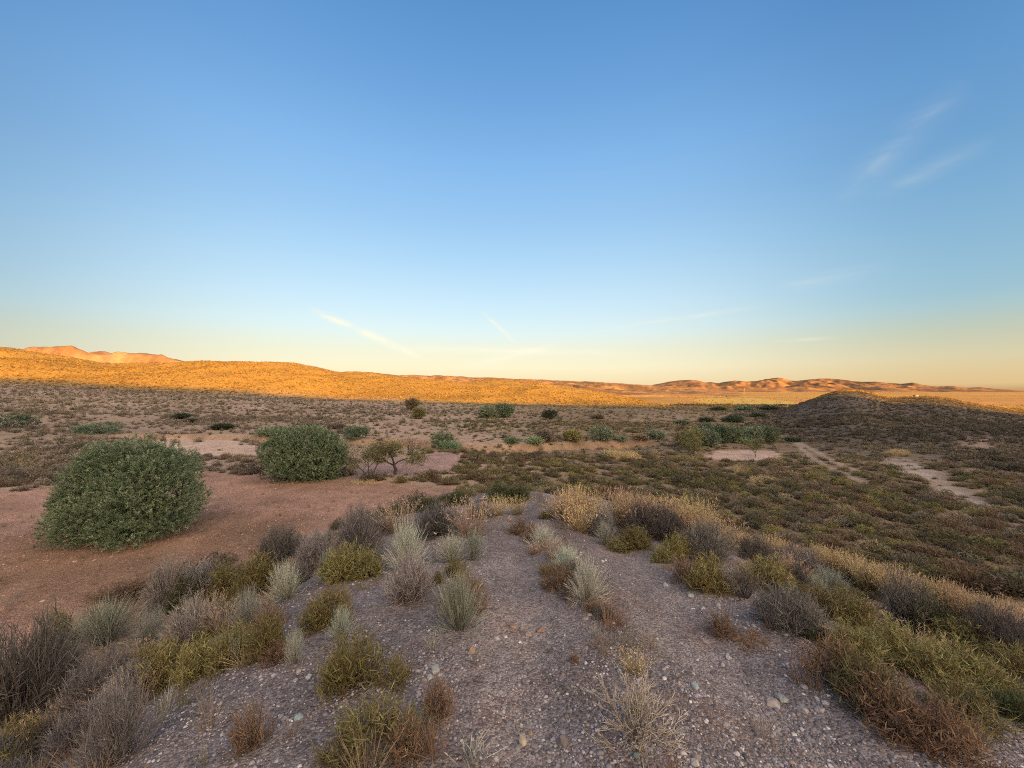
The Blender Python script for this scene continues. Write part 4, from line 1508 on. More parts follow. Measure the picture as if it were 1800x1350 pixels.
def small_tree(name, label, px, pb, w, h, seed, stems, leaves, pal, leanx=0.0, wood='darktwig', spread=0.55):
    p = unproject([px], [pb])[0]
    y = p[1]
    W, H = w / F * y, h / F * y
    r = np.random.default_rng(900 + seed)
    root = link(name, None, None, (p[0], y, p[2] - 0.05), None, label, 'tree')
    TREES.append((p[0], y, 0.3))
    D = np.array(stems, float)
    D = unit(D)
    n = len(D)
    P = np.tile(np.array([0, 0, 0.34 * H if n > 1 and abs(leanx) < 0.01 else 0.0]), (n, 1))
    parts = []
    if P[0, 2] > 0:
        c = pick(r, 1, PAL[wood][0], 0.05)
        parts.append(tubes(np.array([[0, 0, -0.1]]), np.array([[0.03 * W, 0, 0.2 * H]]), np.array([0.024 * W]), np.array([0.018 * W]), c, c, 7))
        parts.append(tubes(np.array([[0.03 * W, 0, 0.19 * H]]), np.array([[0, 0, 0.36 * H]]), np.array([0.019 * W]), np.array([0.016 * W]), c, c, 7))
    (V, Fa, C), tips, td = limbs(r, P, D, np.full(n, 0.40 * H), np.full(n, 0.013 * W), 4, 3, spread, 0.16, 0.17, wood, 0.68)
    parts.append((V, Fa, C))
    V, Fa, C = join(*parts)
    s = np.array([0.5 * W / np.quantile(np.abs(V[:, 0]), 0.985), 0.5 * W / np.quantile(np.abs(V[:, 1]), 0.985), H / np.quantile(V[:, 2], 0.99)])
    s[:2] = np.clip(s[:2], 0.6, 1.6)
    link('trunk', mesh_np('trunk', V * s, Fa, M_WOOD, C), root)
    if leaves:
        i = r.integers(0, len(tips), leaves)
        Q = tips[i] * s + r.normal(0, 0.07 * W, (leaves, 3)) * np.array([1, 1, 0.7]) - td[i] * (r.uniform(0, 0.14 * H, leaves))[:, None]
        D2 = unit(td[i] + r.normal(0, 0.7, (leaves, 3)))
        cc = pick(r, leaves, TREE_PAL[pal], 0.15)
        A = ribbons(Q, D2, r.uniform(0.05, 0.10, leaves), np.full(leaves, 0.035), r.normal(0, 0.01, (leaves, 3)), 2, cc, cc, seed)
        link('crown', mesh_np('crown', A[0], A[1], M_TREE, A[2]), root)
    return root


small_tree('almond_tree', "almond tree with dark forked trunk, right of the second large bush", 692, 834, 104, 58, 1, [(-0.9, 0, 0.5), (0.6, 0.1, 0.9), (-0.15, 0.3, 1.0), (0.2, -0.4, 0.8)], 5600, 'olive')
small_tree('almond_tree', "leaning almond tree whose trunks part in a V at the ground", 648, 841, 76, 62, 2, [(-0.75, 0.1, 0.45), (0.6, 0, 0.75), (0.35, 0.3, 0.85)], 2800, 'tawny', 0.5)
small_tree('almond_tree', "thin nearly bare almond tree behind the forked one", 724, 814, 46, 44, 3, [(-0.3, 0, 0.9), (0.4, 0.2, 0.9), (0.1, -0.3, 1)], 420, 'brown')
small_tree('almond_tree', "small round topped tree standing on the bare patch before the grove", 1327, 804, 26, 30, 4, [(-0.5, 0, 0.8), (0.5, 0.2, 0.8), (0.0, -0.4, 1)], 1500, 'olive')

# ------------------------------------------------------------------ low scrub of the valley and the slopes


def scrub_proto(r, n, wid, kind):
    T = dome(r, n, 0.02)
    T *= r.uniform(0.72, 1.05, (n, 1))
    root = T * np.array([0.45, 0.45, 0.0])
    d = T - root
    Ln = np.linalg.norm(d, axis=1)
    D = unit(d)
    g = np.ones((n, 3)) * r.uniform(0.75, 1.25, (n, 1))
    A = ribbons(root, D, Ln, np.full(n, wid), r.normal(0, 0.05, (n, 3)), 1, g * 0.72, g, 1)
    m = n
    T2 = dome(r, m, 0.1) * 0.96
    D2 = unit(unit(T2 * np.array([1, 1, 0.6])) * 0.6 + r.normal(0, 0.5, (m, 3)) + np.array([0, 0, 0.45]))
    g2 = np.ones((m, 3)) * r.uniform(0.8, 1.3, (m, 1))
    B = ribbons(T2 - D2 * 0.08, D2, r.uniform(0.12, 0.24, m), np.full(m, wid * 0.9), np.zeros((m, 3)), 1, g2 * 0.9, g2 * 1.1, 2)
    return join(A[:3], B[:3])


def land_masks(x, y):
    px, Y = pxY(x, y)
    bare = np.zeros(x.shape)
    for zp, s, f in ((Z_RED, 0.3, 1), (Z_PALE, 0.4, 0.96), (Z_GREY, 0.3, 0.97), (Z_FIELD, 0.3, 0.99), (Z_WASH2, 0.6, 0.90), (Z_WASH3, 0.3, 0.6), (Z_PATCH4, 0.5, 0.7), (Z_TAN, 0.5, 0.55)):
        bare = np.maximum(bare, inside(x, y, zp, s, 3, 2) * f)
    tr = np.minimum(seg_dist(x, y, TRACK_A), seg_dist(x, y, TRACK_B))
    bare = np.maximum(bare, (tr < 0.42) * 0.95)
    for tx, ty, rr in TREES:
        bare = np.maximum(bare, np.hypot(x - tx, y - ty) < rr * 0.9)
    dx = np.abs(x - ridge_x(y))
    bare = np.maximum(bare, (dx < 4.3) * (y < 12.5))
    bare = np.maximum(bare, (dx < 1.8 + 0.12 * (y - 12)) * (y < 17) * 0.9)
    return px, Y, bare


def scatter(rr, n, y0, y1, px0=-300, px1=2100, power=1.0):
    """Points on the ground between two distances, thinner with distance according to power."""
    u = rr.uniform(0, 1, n)
    e = 3 - power if power != 2 else 1.0
    e = 2.0 - power
    Y = (y0 ** e + u * (y1 ** e - y0 ** e)) ** (1 / e) if abs(e) > 1e-3 else y0 * (y1 / y0) ** u
    px = rr.uniform(px0, px1, n)
    return (px - 900) / F * Y, Y


SCRUB_COL = {
    'left': [(0.18, 0.145, 0.12), (0.15, 0.13, 0.09), (0.24, 0.205, 0.17), (0.20, 0.155, 0.115), (0.12, 0.11, 0.08), (0.25, 0.21, 0.13)],
    'middle': [(0.17, 0.15, 0.075), (0.15, 0.11, 0.07), (0.22, 0.19, 0.12), (0.12, 0.115, 0.06)],
    'right': [(0.13, 0.120, 0.060), (0.20, 0.180, 0.075), (0.17, 0.115, 0.075), (0.20, 0.14, 0.09), (0.12, 0.11, 0.075), (0.21, 0.185, 0.14), (0.24, 0.21, 0.085), (0.30, 0.24, 0.15), (0.19, 0.145, 0.10), (0.25, 0.19, 0.115), (0.12, 0.11, 0.065)],
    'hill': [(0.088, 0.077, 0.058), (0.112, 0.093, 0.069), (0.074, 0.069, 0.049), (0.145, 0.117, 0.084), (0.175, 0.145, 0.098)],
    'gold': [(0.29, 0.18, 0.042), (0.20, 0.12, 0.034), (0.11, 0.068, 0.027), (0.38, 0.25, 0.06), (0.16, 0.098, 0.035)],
    'plain': [(0.26, 0.19, 0.06), (0.16, 0.13, 0.05), (0.36, 0.25, 0.09), (0.10, 0.085, 0.04)],
}


def scrub_kind(rr, px, Y, x, y):
    n = len(px)
    blob = fbm(x / 9.0, y / 9.0, 3, 41)
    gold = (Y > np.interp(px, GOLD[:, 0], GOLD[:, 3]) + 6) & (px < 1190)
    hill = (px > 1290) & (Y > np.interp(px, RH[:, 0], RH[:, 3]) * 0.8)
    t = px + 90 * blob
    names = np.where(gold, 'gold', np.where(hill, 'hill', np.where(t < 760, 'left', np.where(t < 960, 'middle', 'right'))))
    names = np.where((Y > 190) & ~gold & ~hill, 'plain', names)
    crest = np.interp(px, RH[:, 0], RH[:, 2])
    names = np.where(hill & (px > 1430) & (Y > crest * 0.84), 'gold', names)  # dry scrub on the crest, its sunlit tone put into the colour
    C = np.zeros((n, 3))
    for k, cols in SCRUB_COL.items():
        s = names == k
        if s.any():
            m = int(s.sum())
            cols = np.array(cols)
            # neighbours tend to be of one colour
            f = (fbm(x[s] / 6.0, y[s] / 6.0, 2, 47) * 0.6 + 0.7 * fbm(x[s] / 35.0, y[s] / 35.0, 3, 147) + 0.5 + rr.normal(0, 0.28, m)) * len(cols)
            C[s] = cols[np.clip(f, 0, len(cols) - 1).astype(int)] * (1 + rr.normal(0, 0.14, (m, 1)).clip(-0.35, 0.35))
    return names, C


def merged(name, protos, x, y, w, h, C, rr, sink=0.02, **kw):
    z = height(x, y)
    Vs, Fs, Cs, o = [], [], [], 0
    pid = rr.integers(0, len(protos), len(x))
    ang = rr.uniform(0, 2 * math.pi, len(x))
    for k, (V, Fa, Cc) in enumerate(protos):
        s = np.where(pid == k)[0]
        if not len(s):
            continue
        ca, sa = np.cos(ang[s])[:, None], np.sin(ang[s])[:, None]
        X = (V[None, :, 0] * ca - V[None, :, 1] * sa) * w[s][:, None] + x[s][:, None]
        Y = (V[None, :, 0] * sa + V[None, :, 1] * ca) * w[s][:, None] + y[s][:, None]
        Z = V[None, :, 2] * h[s][:, None] + z[s][:, None] - sink
        Vs.append(np.stack([X, Y, Z], -1).reshape(-1, 3))
        Cs.append((Cc[None] * C[s][:, None, :]).reshape(-1, 3))
        Fs.append((Fa[None] + (np.arange(len(s)) * len(V))[:, None, None]).reshape(-1, 3) + o)
        o += len(s) * len(V)
    return link(name, mesh_np(name, np.concatenate(Vs), np.concatenate(Fs), M_LEAF, np.concatenate(Cs)), **kw)


def build_scrub():
    rr = np.random.default_rng(77)
    pr = np.random.default_rng(78)
    near = [scrub_proto(pr, 260, 0.042, 0) for _ in range(6)]
    mid = [scrub_proto(pr, 46, 0.11, 0) for _ in range(6)]
    far = [scrub_proto(pr, 16, 0.22, 0) for _ in range(6)]
    xs, ys = [], []
    for n, y0, y1, pw in ((12500, 9, 34, 0.6), (22000, 30, 75, 0.3), (42000, 66, 215, 0.2), (62000, 140, 285, 0.0), (20000, 190, 1200, 0.8)):
        x, y = scatter(rr, n, y0, y1, power=pw)
        px, Y, bare = land_masks(x, y)
        clump = fbm(x / 4.5, y / 4.5, 3, 43) + 0.6 * fbm(x / 17.0, y / 17.0, 2, 143)
        dens = np.where(px < 800, 0.55, 0.88)
        dens = np.where((px > 1290) & (Y > 0.9 * np.interp(px, RH[:, 0], RH[:, 3])), 1.1, dens * np.where((Y > 30) & (Y < 215), 0.72, 1))
        gold = (px < 1190) & (Y > np.interp(px, GOLD[:, 0], GOLD[:, 3]))
        dens = np.where(gold, 0.9, dens)
        dens = np.where((px < 1190) & (Y > 270), 0, dens)
        dens = np.where((px < 900) & (Y > 75) & ~gold, 0.85, dens)
        dens = np.where((Y > 215) & (px > 1190), 0.35, dens)
        keep = rr.uniform(0, 1, len(x)) < np.clip(dens + 0.60 * clump, 0.02, 1) * (1 - bare)
        xs.append(x[keep])
        ys.append(y[keep])
    x, y = np.concatenate(xs), np.concatenate(ys)
    px, Y = pxY(x, y)
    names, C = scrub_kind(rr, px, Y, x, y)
    n = len(x)
    w = np.exp(rr.normal(math.log(0.50), 0.36, n)).clip(0.2, 1.4)
    w *= np.where(names == 'right', 1.0, 1.0) * np.where((Y > 60) & (names != 'gold'), 1.25, 1) * np.where((Y > 190) & (names != 'gold'), 1.5, 1) * np.where(names == 'plain', 1 + np.clip(Y - 200, 0, 900) / 350, 1)
    h = w * rr.uniform(0.5, 0.8, n) * np.where(names == 'gold', 0.75, np.where((names == 'right') | (names == 'middle'), 0.62, np.where(names == 'hill', 0.7, 0.85)))
    print("SCRUB", n, {k: int((names == k).sum()) for k in set(names)})
    # the three hundred that show largest stand as plants of their own
    size = w / np.hypot(x, y)
    vis = (px > 0) & (px < 1800)
    order_ = np.argsort(-np.where(vis, size, 0))[:290]
    single = np.zeros(n, bool)
    single[order_] = True
    meshes = [mesh_np('scrub_bush', V, Fa, M_LEAF, Cc) for V, Fa, Cc in near]
    z = height(x, y)
    GR = {'left': ("low grey brown scrub bush on the tan flat left of the spur", "grey brown scrub on the tan flat"),
          'middle': ("low tan and olive scrub bush beyond the head of the path", "tan and olive scrub beyond the path head"),
          'right': ("low olive or brown scrub bush crowding the valley floor right of the spur", "olive and brown scrub on the valley floor"),
          'hill': ("low dark scrub bush on the foot of the right hill", "dark scrub on the right hill"),
          'gold': ("dry golden scrub bush on the sunlit hill", "golden scrub"), 'plain': ("low scrub bush on the far plain", "plain scrub")}
    for i in order_:
        lab, g = GR[names[i]]
        o = link('scrub_bush', meshes[int(rr.integers(0, len(meshes)))], None, (x[i], y[i], z[i] - 0.02), None, lab, 'bush', g)
        o.scale = (w[i], w[i], h[i])
        o.rotation_euler = (0, 0, rr.uniform(0, 6.28))
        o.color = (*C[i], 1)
    rest = ~single
    d = np.hypot(x, y)
    a = rest & (d < 38)
    b = rest & (d >= 38) & (d < 120)
    c = rest & (d >= 120)
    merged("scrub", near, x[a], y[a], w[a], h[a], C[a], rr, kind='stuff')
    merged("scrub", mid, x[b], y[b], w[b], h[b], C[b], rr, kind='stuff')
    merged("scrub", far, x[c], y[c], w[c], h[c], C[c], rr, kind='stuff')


build_scrub()

# ------------------------------------------------------------------ gravel, clods and stones


def ico(sub):
    t = (1 + 5 ** 0.5) / 2
    V = [(-1, t, 0), (1, t, 0), (-1, -t, 0), (1, -t, 0), (0, -1, t), (0, 1, t), (0, -1, -t), (0, 1, -t), (t, 0, -1), (t, 0, 1), (-t, 0, -1), (-t, 0, 1)]
    Fa = [(0, 11, 5), (0, 5, 1), (0, 1, 7), (0, 7, 10), (0, 10, 11), (1, 5, 9), (5, 11, 4), (11, 10, 2), (10, 7, 6), (7, 1, 8), (3, 9, 4), (3, 4, 2), (3, 2, 6), (3, 6, 8), (3, 8, 9), (4, 9, 5), (2, 4, 11), (6, 2, 10), (8, 6, 7), (9, 8, 1)]
    V = [np.array(v) / np.linalg.norm(v) for v in V]
    for _ in range(sub):
        cache, nf = {}, []

        def mid(a, b):
            k = (min(a, b), max(a, b))
            if k not in cache:
                m = V[a] + V[b]
                V.append(m / np.linalg.norm(m))
                cache[k] = len(V) - 1
            return cache[k]
        for a, b, c in Fa:
            ab, bc, ca = mid(a, b), mid(b, c), mid(c, a)
            nf += [(a, ab, ca), (b, bc, ab), (c, ca, bc), (ab, bc, ca)]
        Fa = nf
    return np.array(V), np.array(Fa)


def stone_shape(r, sub, cuts=7, rough=0.05):
    """A broken stone: a ball cut by a few flat planes, with a little roughness."""
    V, Fa = ico(sub)
    V = V.copy()
    for _ in range(cuts):
        n = unit(r.normal(size=3))
        dcut = r.uniform(0.55, 0.85)
        over = np.maximum(V @ n - dcut, 0)
        V -= over[:, None] * n * 0.92
    V = V * (1 + rough * fbm(V[:, 0] * 2.5 + 7 * r.uniform(), V[:, 1] * 2.5 + V[:, 2] * 1.7, 3, int(r.integers(0, 999))))[:, None]
    return V, Fa


def build_gravel():
    rr = np.random.default_rng(301)
    shapes = []
    for k in range(10):
        V, Fa = stone_shape(rr, 0 if k < 6 else 1, 4, 0.12)
        shapes.append((V * np.array([1, rr.uniform(0.6, 0.95), rr.uniform(0.4, 0.65)]), Fa, np.ones((len(V), 3)) * 1.0))
    n = 130000
    Y = 1.3 * (13.0 / 1.3) ** rr.uniform(0, 1, n) ** 0.85
    xs = rr.uniform(-1.7, 1.7, n) * Y
    dx = xs - ridge_x(Y)
    d = 0.55 + 0.9 * fbm(xs / 0.7, Y / 0.7, 3, 311)
    lane = np.exp(-((dx + 0.30) / 0.33) ** 2) + np.exp(-((dx - 1.20) / 0.38) ** 2)
    keep = (np.abs(dx) < 5.4) & (rr.uniform(0, 1, n) < np.clip(d - 0.75 * lane * sstep(2.2, 3.6, Y), 0.06, 1))
    x, y = xs[keep], Y[keep]
    m = len(x)
    size = np.exp(rr.normal(math.log(0.0060), 0.48, m)).clip(0.003, 0.026) * (1 + 0.045 * y)
    cols = np.array([(0.29, 0.275, 0.29), (0.22, 0.205, 0.215), (0.36, 0.335, 0.34), (0.46, 0.43, 0.42), (0.19, 0.15, 0.14), (0.25, 0.18, 0.15), (0.14, 0.13, 0.14), (0.54, 0.52, 0.50), (0.28, 0.225, 0.185), (0.25, 0.24, 0.26)])
    w = np.array([4, 5, 3, 1.4, 2, 1.3, 2.5, 0.5, 0.8, 2.5])
    C = cols[rr.choice(len(cols), m, p=w / w.sum())] * (1 + rr.normal(0, 0.15, (m, 1)).clip(-0.4, 0.4))
    merged("gravel", shapes, x, y, size, size, C, rr, -0.001, kind='stuff').data.materials[0] = M_ROCK
    # clods and pebbles on the red soil
    n = 16000
    Y = 6.5 * (26 / 6.5) ** rr.uniform(0, 1, n)
    xs = rr.uniform(-1.6, 0.05, n) * Y
    keep = inside(xs, Y, Z_RED, 0.2, 2, 2) * (np.abs(xs - ridge_x(Y)) > 4) > 0.5
    keep &= rr.uniform(0, 1, n) < 0.4 + 0.8 * fbm(xs / 1.6, Y / 1.6, 3, 333)
    x, y = xs[keep], Y[keep]
    m = len(x)
    size = np.exp(rr.normal(math.log(0.020), 0.5, m)).clip(0.008, 0.09)
    cols = np.array([(0.34, 0.19, 0.14), (0.28, 0.15, 0.11), (0.40, 0.25, 0.19), (0.24, 0.15, 0.12), (0.46, 0.34, 0.28)])
    C = cols[rr.integers(0, 5, m)] * (1 + rr.normal(0, 0.12, (m, 1)))
    merged("clods", shapes, x, y, size, size, C, rr, -0.002, kind='stuff').data.materials[0] = M_ROCK


build_gravel()
STONES = [   # column, row of its base, width, height, colour, label
    (903, 1107, 17, 12, (0.40, 0.24, 0.15), "orange brown stone, left one of two above a pale grey pebble"),
    (953, 1113, 18, 13, (0.38, 0.22, 0.15), "orange brown stone, right one of two on the gravel"),
    (917, 1107, 9, 8, (0.36, 0.36, 0.39), "small blue grey pebble touching an orange brown stone"),
    (929, 1119, 16, 9, (0.42, 0.30, 0.25), "pinkish flat stone between two orange brown ones"),
    (964, 1133, 11, 6, (0.40, 0.38, 0.38), "flat pale grey stone below the right orange brown stone"),
    (828, 1149, 15, 14, (0.50, 0.30, 0.16), "orange stone in front of the big round tuft"),
    (1030, 1092, 13, 9, (0.40, 0.33, 0.25), "tan stone at the edge of the right track"),
    (873, 1126, 12, 7, (0.50, 0.46, 0.42), "cream pebble left of the pinkish flat stone"),
    (996, 1212, 15, 15, (0.20, 0.19, 0.19), "dark grey square stone in the middle of the gravel"),
    (980, 1226, 11, 9, (0.32, 0.31, 0.31), "rounded grey pebble by the dark square stone"),
    (919, 1312, 18, 24, (0.55, 0.44, 0.32), "cream and orange upright stone near the bottom"),
    (932, 1294, 11, 10, (0.42, 0.28, 0.18), "small orange stone beside the cream upright one"),
    (992, 1316, 27, 25, (0.24, 0.20, 0.19), "largest dark grey rock, near the bottom middle"),
    (872, 1340, 13, 10, (0.58, 0.54, 0.48), "white rounded pebble at the bottom"),
    (916, 1280, 8, 11, (0.58, 0.56, 0.54), "white pointed pebble above the cream upright stone"),
    (1119, 1334, 13, 14, (0.25, 0.38, 0.37), "teal stone at the foot of the dead pale bush"),
    (1129, 1324, 13, 11, (0.38, 0.25, 0.17), "brown stone touching the teal one"),
    (1224, 1212, 18, 9, (0.38, 0.47, 0.47), "pale blue green flat stone on the right gravel"),
    (1368, 1246, 30, 13, (0.52, 0.42, 0.38), "pale pink flat stone, leftmost of a line on the right"),
    (1382, 1236, 26, 9, (0.36, 0.42, 0.39), "grey green flat stone behind the pale pink one"),
    (1416, 1253, 21, 11, (0.50, 0.42, 0.39), "pale pink stone in the middle of the line on the right"),
    (1446, 1254, 17, 10, (0.52, 0.46, 0.43), "pale pink stone at the right end of the line"),
    (1283, 1160, 15, 12, (0.52, 0.52, 0.48), "whitish stone split in two on the right gravel"),
    (1273, 1172, 9, 8, (0.50, 0.47, 0.43), "whitish pebble below the split stone"),
    (1225, 1349, 20, 13, (0.48, 0.48, 0.45), "pale rounded stone at the bottom edge, right of the dead bush"),
    (1228, 1340, 20, 9, (0.34, 0.27, 0.22), "brownish flat stone just above the pale one at the bottom edge"),
    (520, 1268, 19, 12, (0.33, 0.50, 0.52), "turquoise stone on the gravel right of the rust brown shrub"),
    (764, 1184, 20, 15, (0.40, 0.46, 0.45), "pale blue green stone cluster beside the sparse olive shrub"),
    (755, 1196, 14, 11, (0.48, 0.50, 0.47), "pale broken stone below the blue green cluster"),
    (540, 1194, 12, 10, (0.55, 0.55, 0.56), "white stone on the left gravel slope"),
    (523, 1183, 11, 9, (0.50, 0.38, 0.27), "orange cream stone on the left gravel slope"),
    (1171, 1031, 11, 8, (0.56, 0.56, 0.56), "white stone at the edge of the bright green yellow shrub"),
    (1216, 1050, 13, 9, (0.44, 0.47, 0.48), "bluish white stone on the gravel below the right rim"),
    (1265, 1066, 11, 6, (0.46, 0.43, 0.43), "pale stone in front of the dead black twigs"),
    (1328, 1104, 11, 7, (0.52, 0.48, 0.46), "white stone before the grey brown feathery shrub"),
    (147, 1262, 24, 14, (0.42, 0.33, 0.20), "tan rock among the shrubs at the lower left"),
    (745, 1198, 9, 7, (0.42, 0.32, 0.22), "tan pebble left of the pale broken stone"),
    (650, 1222, 14, 9, (0.20, 0.17, 0.17), "dark purple grey rock under the olive twigs"),
    (1185, 1350, 16, 10, (0.24, 0.17, 0.15), "reddish brown rock at the bottom edge"),
    (766, 1300, 14, 12, (0.42, 0.30, 0.24), "pinkish stone at the right of the bottom tangle"),
]


def build_stones():
    pts = unproject([s[0] for s in STONES], [s[1] for s in STONES])
    for k, (s, p) in enumerate(zip(STONES, pts)):
        r = np.random.default_rng(4000 + k)
        y = p[1]
        W, H = s[2] / F * y, s[3] / F * y
        V, Fa = stone_shape(r, 3, 16, 0.16)
        V = V * np.array([W * 0.50, W * r.uniform(0.42, 0.55), max(H, 0.45 * W) * 0.55])
        c0 = np.array(s[4])
        c = (0.62 * c0 + 0.38 * c0.mean()) * 0.72 * (1 + 0.3 * fbm(V[:, 0] / W * 5, V[:, 1] / W * 5 + V[:, 2] / W * 4, 3, k))[:, None]
        x = p[0]
        yy = y + W * 0.4
        z = float(height(np.array(x), np.array(yy)))
        o = link('stone', mesh_np('stone', V, Fa, M_ROCK, c), None, (x, yy, z + max(H, 0.45 * W) * 0.10), None, s[5], 'stone')
        o.rotation_euler = (r.normal(0, 0.15), r.normal(0, 0.15), r.uniform(-0.5, 0.5))


build_stones()

# ------------------------------------------------------------------ dry grass between the shrubs


def build_grass_litter():
    rr = np.random.default_rng(91)
    protos = []
    for k in range(4):
        r = np.random.default_rng(920 + k)
        a, _ = gen_grass(r, 'straw', 40, 0.55, 0.015)
        g = r.uniform(0.75, 1.2, (len(a[0]), 1)) * np.ones((1, 3))
        protos.append((a[0], a[1], g))
    n = 9000
    Y = 1.6 * (16 / 1.6) ** rr.uniform(0, 1, n)
    x = rr.uniform(-1.6, 1.6, n) * Y
    dx = np.abs(x - ridge_x(Y))
    rim = np.exp(-((dx - 4.6) / 1.3) ** 2)
    mid = np.exp(-((x - ridge_x(Y) - 0.45) / 0.22) ** 2) * (Y > 3) * 0.25
    keep = rr.uniform(0, 1, n) < np.clip(rim * (0.5 + 0.9 * fbm(x / 1.2, Y / 1.2, 3, 97)) + mid, 0.012, 0.8)
    x, y = x[keep], Y[keep]
    yr = rr.uniform(7, 26, 900)
    xr = rr.uniform(-1.5, 0, 900) * yr
    kr = (inside(xr, yr, Z_RED, 0.2, 2, 2) > 0.6) & (rr.uniform(0, 1, 900) < 0.45 + 0.9 * fbm(xr / 2.5, yr / 2.5, 2, 191))
    x, y = np.concatenate([x, xr[kr]]), np.concatenate([y, yr[kr]])
    m = len(x)
    w = rr.uniform(0.10, 0.30, m)
    h = w * rr.uniform(0.5, 1.1, m)
    cols = np.array([(0.36, 0.27, 0.17), (0.26, 0.19, 0.13), (0.22, 0.20, 0.14), (0.30, 0.25, 0.22), (0.24, 0.145, 0.09), (0.20, 0.18, 0.075)])
    C = cols[rr.integers(0, 6, m)] * (1 + rr.normal(0, 0.12, (m, 1)))
    merged("grass", protos, x, y, w, h, C, rr, kind='stuff')
    # pale straw patches out on the flats
    for (px, pb, w_, h_, lab) in ((1095, 808, 74, 20, "large pale straw patch on the valley floor before the grove"), (1352, 850, 52, 14, "straw patch right of the spur's foot on the valley floor"),
                                  (1305, 830, 44, 12, "straw patch between the grove's bare patch and the spur"), (1588, 800, 40, 12, "straw strip at the foot of the right hill"),
                                  (640, 852, 60, 8, "straw strip along the far edge of the red soil"), (735, 808, 16, 9, "small straw patch beside the thin almond tree")):
        p = unproject([px], [pb])[0]
        W = w_ / F * p[1]
        H = h_ / F * p[1]
        m = int(46 + w_)
        ang = rr.uniform(0, 6.28, m)
        q = np.sqrt(rr.uniform(0, 1, m))
        gx = np.cos(ang) * q * W * 0.5
        gy = np.sin(ang) * q * W * 0.4
        z = height(p[0] + gx, p[1] + gy + 0.3 * W) - p[2]
        parts = []
        for i in range(m):
            V, Fa, C = protos[i % 4]
            s = rr.uniform(0.55, 1.0)
            edge = math.sqrt(max(1 - (q[i] * 0.85) ** 2, 0.1))
            hh = min(H, 1.0) * edge * s
            parts.append((V * np.array([hh * 1.2, hh * 1.2, hh]) + np.array([gx[i], gy[i], z[i]]), Fa, C * np.array((0.50, 0.39, 0.22)) * rr.uniform(0.85, 1.15)))
        link('straw_patch', mesh_np('straw_patch', *order(join(*parts))), None, (p[0], p[1] + 0.3 * W, p[2]), None, lab, 'grass patch').data.materials.append(M_LEAF)


build_grass_litter()

# ------------------------------------------------------------------ far plain: farm buildings, mast, hut on the knoll


def paint(name, col, rough=0.8):
    m, nt, N, L = new_mat(name)
    out = N('ShaderNodeOutputMaterial')
    p = N('ShaderNodeBsdfPrincipled')
    p.inputs['Roughness'].default_value = rough
    n = N('ShaderNodeTexNoise')
    n.inputs['Scale'].default_value = 1.3
    n.inputs['Detail'].default_value = 6
    mx = N('ShaderNodeMixRGB')
    mx.inputs[1].default_value = (*[c * 0.85 for c in col], 1)
    mx.inputs[2].default_value = (*col, 1)
    L(n.outputs[0], mx.inputs[0])
    L(mx.outputs[0], p.inputs['Base Color'])
    L(p.outputs[0], out.inputs['Surface'])
    return m


M_WALL = paint("lime_wash", (0.27, 0.19, 0.12))
M_ROOF = paint("roof_sheet", (0.36, 0.24, 0.18), 0.6)
M_METAL = paint("mast_steel", (0.20, 0.17, 0.14), 0.6)
M_DARK = paint("shadowed_opening", (0.05, 0.045, 0.04))


def box(x0, x1, y0, y1, z0, z1):
    V = np.array([(x, y, z) for x in (x0, x1) for y in (y0, y1) for z in (z0, z1)], float)
    return V, np.array([(0, 1, 3, 2), (4, 6, 7, 5), (0, 4, 5, 1), (2, 3, 7, 6), (0, 2, 6, 4), (1, 5, 7, 3)])


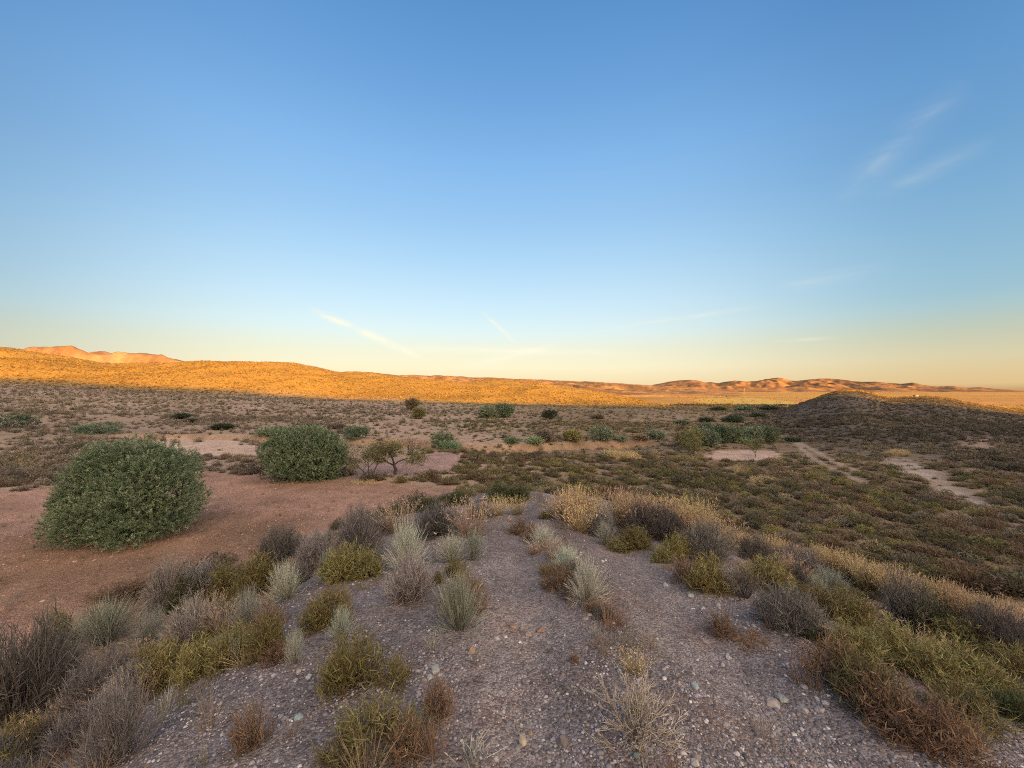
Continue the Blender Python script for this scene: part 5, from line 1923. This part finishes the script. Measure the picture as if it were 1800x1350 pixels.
def house(px, pb, Y, w, d, h, label, name='farm_building', rise=0.35, rot=0.0):
    x = (px - 900) / F * Y
    z = float(height(np.array(x), np.array(Y)))
    root = link(name, None, None, (x, Y, z - 0.3), None, label, 'building')
    root.rotation_euler = (0, 0, rot)
    V, Fa = box(-w / 2, w / 2, -d / 2, d / 2, 0, h)
    link('wall', mesh_np('wall', V, Fa, M_WALL), root)
    e = 0.3
    r = h * rise
    RV = np.array([(-w / 2 - e, -d / 2 - e, h + 0.003), (w / 2 + e, -d / 2 - e, h + 0.003), (w / 2 + e, d / 2 + e, h + 0.003), (-w / 2 - e, d / 2 + e, h + 0.003), (-w / 2 - e, 0, h + r), (w / 2 + e, 0, h + r)])
    me = bpy.data.meshes.new('roof')
    me.from_pydata([tuple(v) for v in RV], [], [(0, 1, 5, 4), (2, 3, 4, 5), (3, 0, 4), (1, 2, 5), (0, 3, 2, 1)])
    me.materials.append(M_ROOF)
    link('roof', me, root)
    for i, ox in enumerate((-w * 0.3, w * 0.28)):
        V, Fa = box(ox - 0.5, ox + 0.5, -d / 2 - 0.06, -d / 2 - 0.003, h * 0.4, h * 0.75)
        link('window', mesh_np('window', V, Fa, M_DARK), root)
    V, Fa = box(-0.5, 0.5, -d / 2 - 0.06, -d / 2 - 0.003, 0.02, h * 0.7)
    link('door', mesh_np('door', V, Fa, M_DARK), root)
    return root


house(1132, 682, 1450, 16, 9, 6, "cream farmhouse at the end of the sunlit hill, left one of the far buildings", rise=0.3)
house(1108, 681, 1500, 12, 8, 5, "small farmhouse peeping over the end of the sunlit hill")
house(1190, 684, 1800, 26, 12, 6, "long pale farm building below the left end of the mountains")
house(1203, 685, 1750, 14, 9, 5, "smaller pale building right of the long farm building")
house(1240, 686, 1900, 22, 10, 6, "low farm building on the plain beneath the mountain gap")


def build_mast():
    Y = 1200
    x = (1308 - 900) / F * Y
    z = float(height(np.array(x), np.array(Y)))
    top = -(688 - HZ) / F * Y
    H = max(top - z, 16)
    root = link('mast', None, None, (x, Y, z - 0.2), None, "tall thin tower standing on the sunlit plain", 'tower')
    P = np.array([[-1.4, -1.4, 0], [1.4, -1.4, 0], [1.4, 1.4, 0], [-1.4, 1.4, 0]], float)
    Q = P * 0.35 + np.array([0, 0, H])
    one = np.ones((4, 3)) * 0.5
    link('frame', mesh_np('frame', *tubes(P, Q, np.full(4, 0.32), np.full(4, 0.26), one, one, 5)[:2], M_METAL), root)
    V, Fa = box(-1.1, 1.1, -1.1, 1.1, H, H + 2)
    link('tank', mesh_np('tank', V, Fa, M_METAL), root)


build_mast()


def build_hut():
    p = unproject([1613], [697.5])[0]
    Y = p[1]
    root = link('stone_hut', None, None, (p[0], Y + 1, p[2] - 0.1), None, "tiny pale hut with a post on the knoll of the right hill", 'hut')
    V, Fa = box(-0.9, 0.9, -0.7, 0.7, 0, 1.0)
    link('wall', mesh_np('wall', V, Fa, M_WALL), root)
    V, Fa = box(-1.0, 1.0, -0.8, 0.8, 1.003, 1.1)
    link('roof', mesh_np('roof', V, Fa, M_WALL), root)
    c = np.ones((1, 3)) * 0.3
    link('post', mesh_np('post', *tubes(np.array([[-1.6, 0, 0]]), np.array([[-1.6, 0, 2.0]]), np.array([0.16]), np.array([0.12]), c, c, 6)[:2], M_METAL), root)


build_hut()
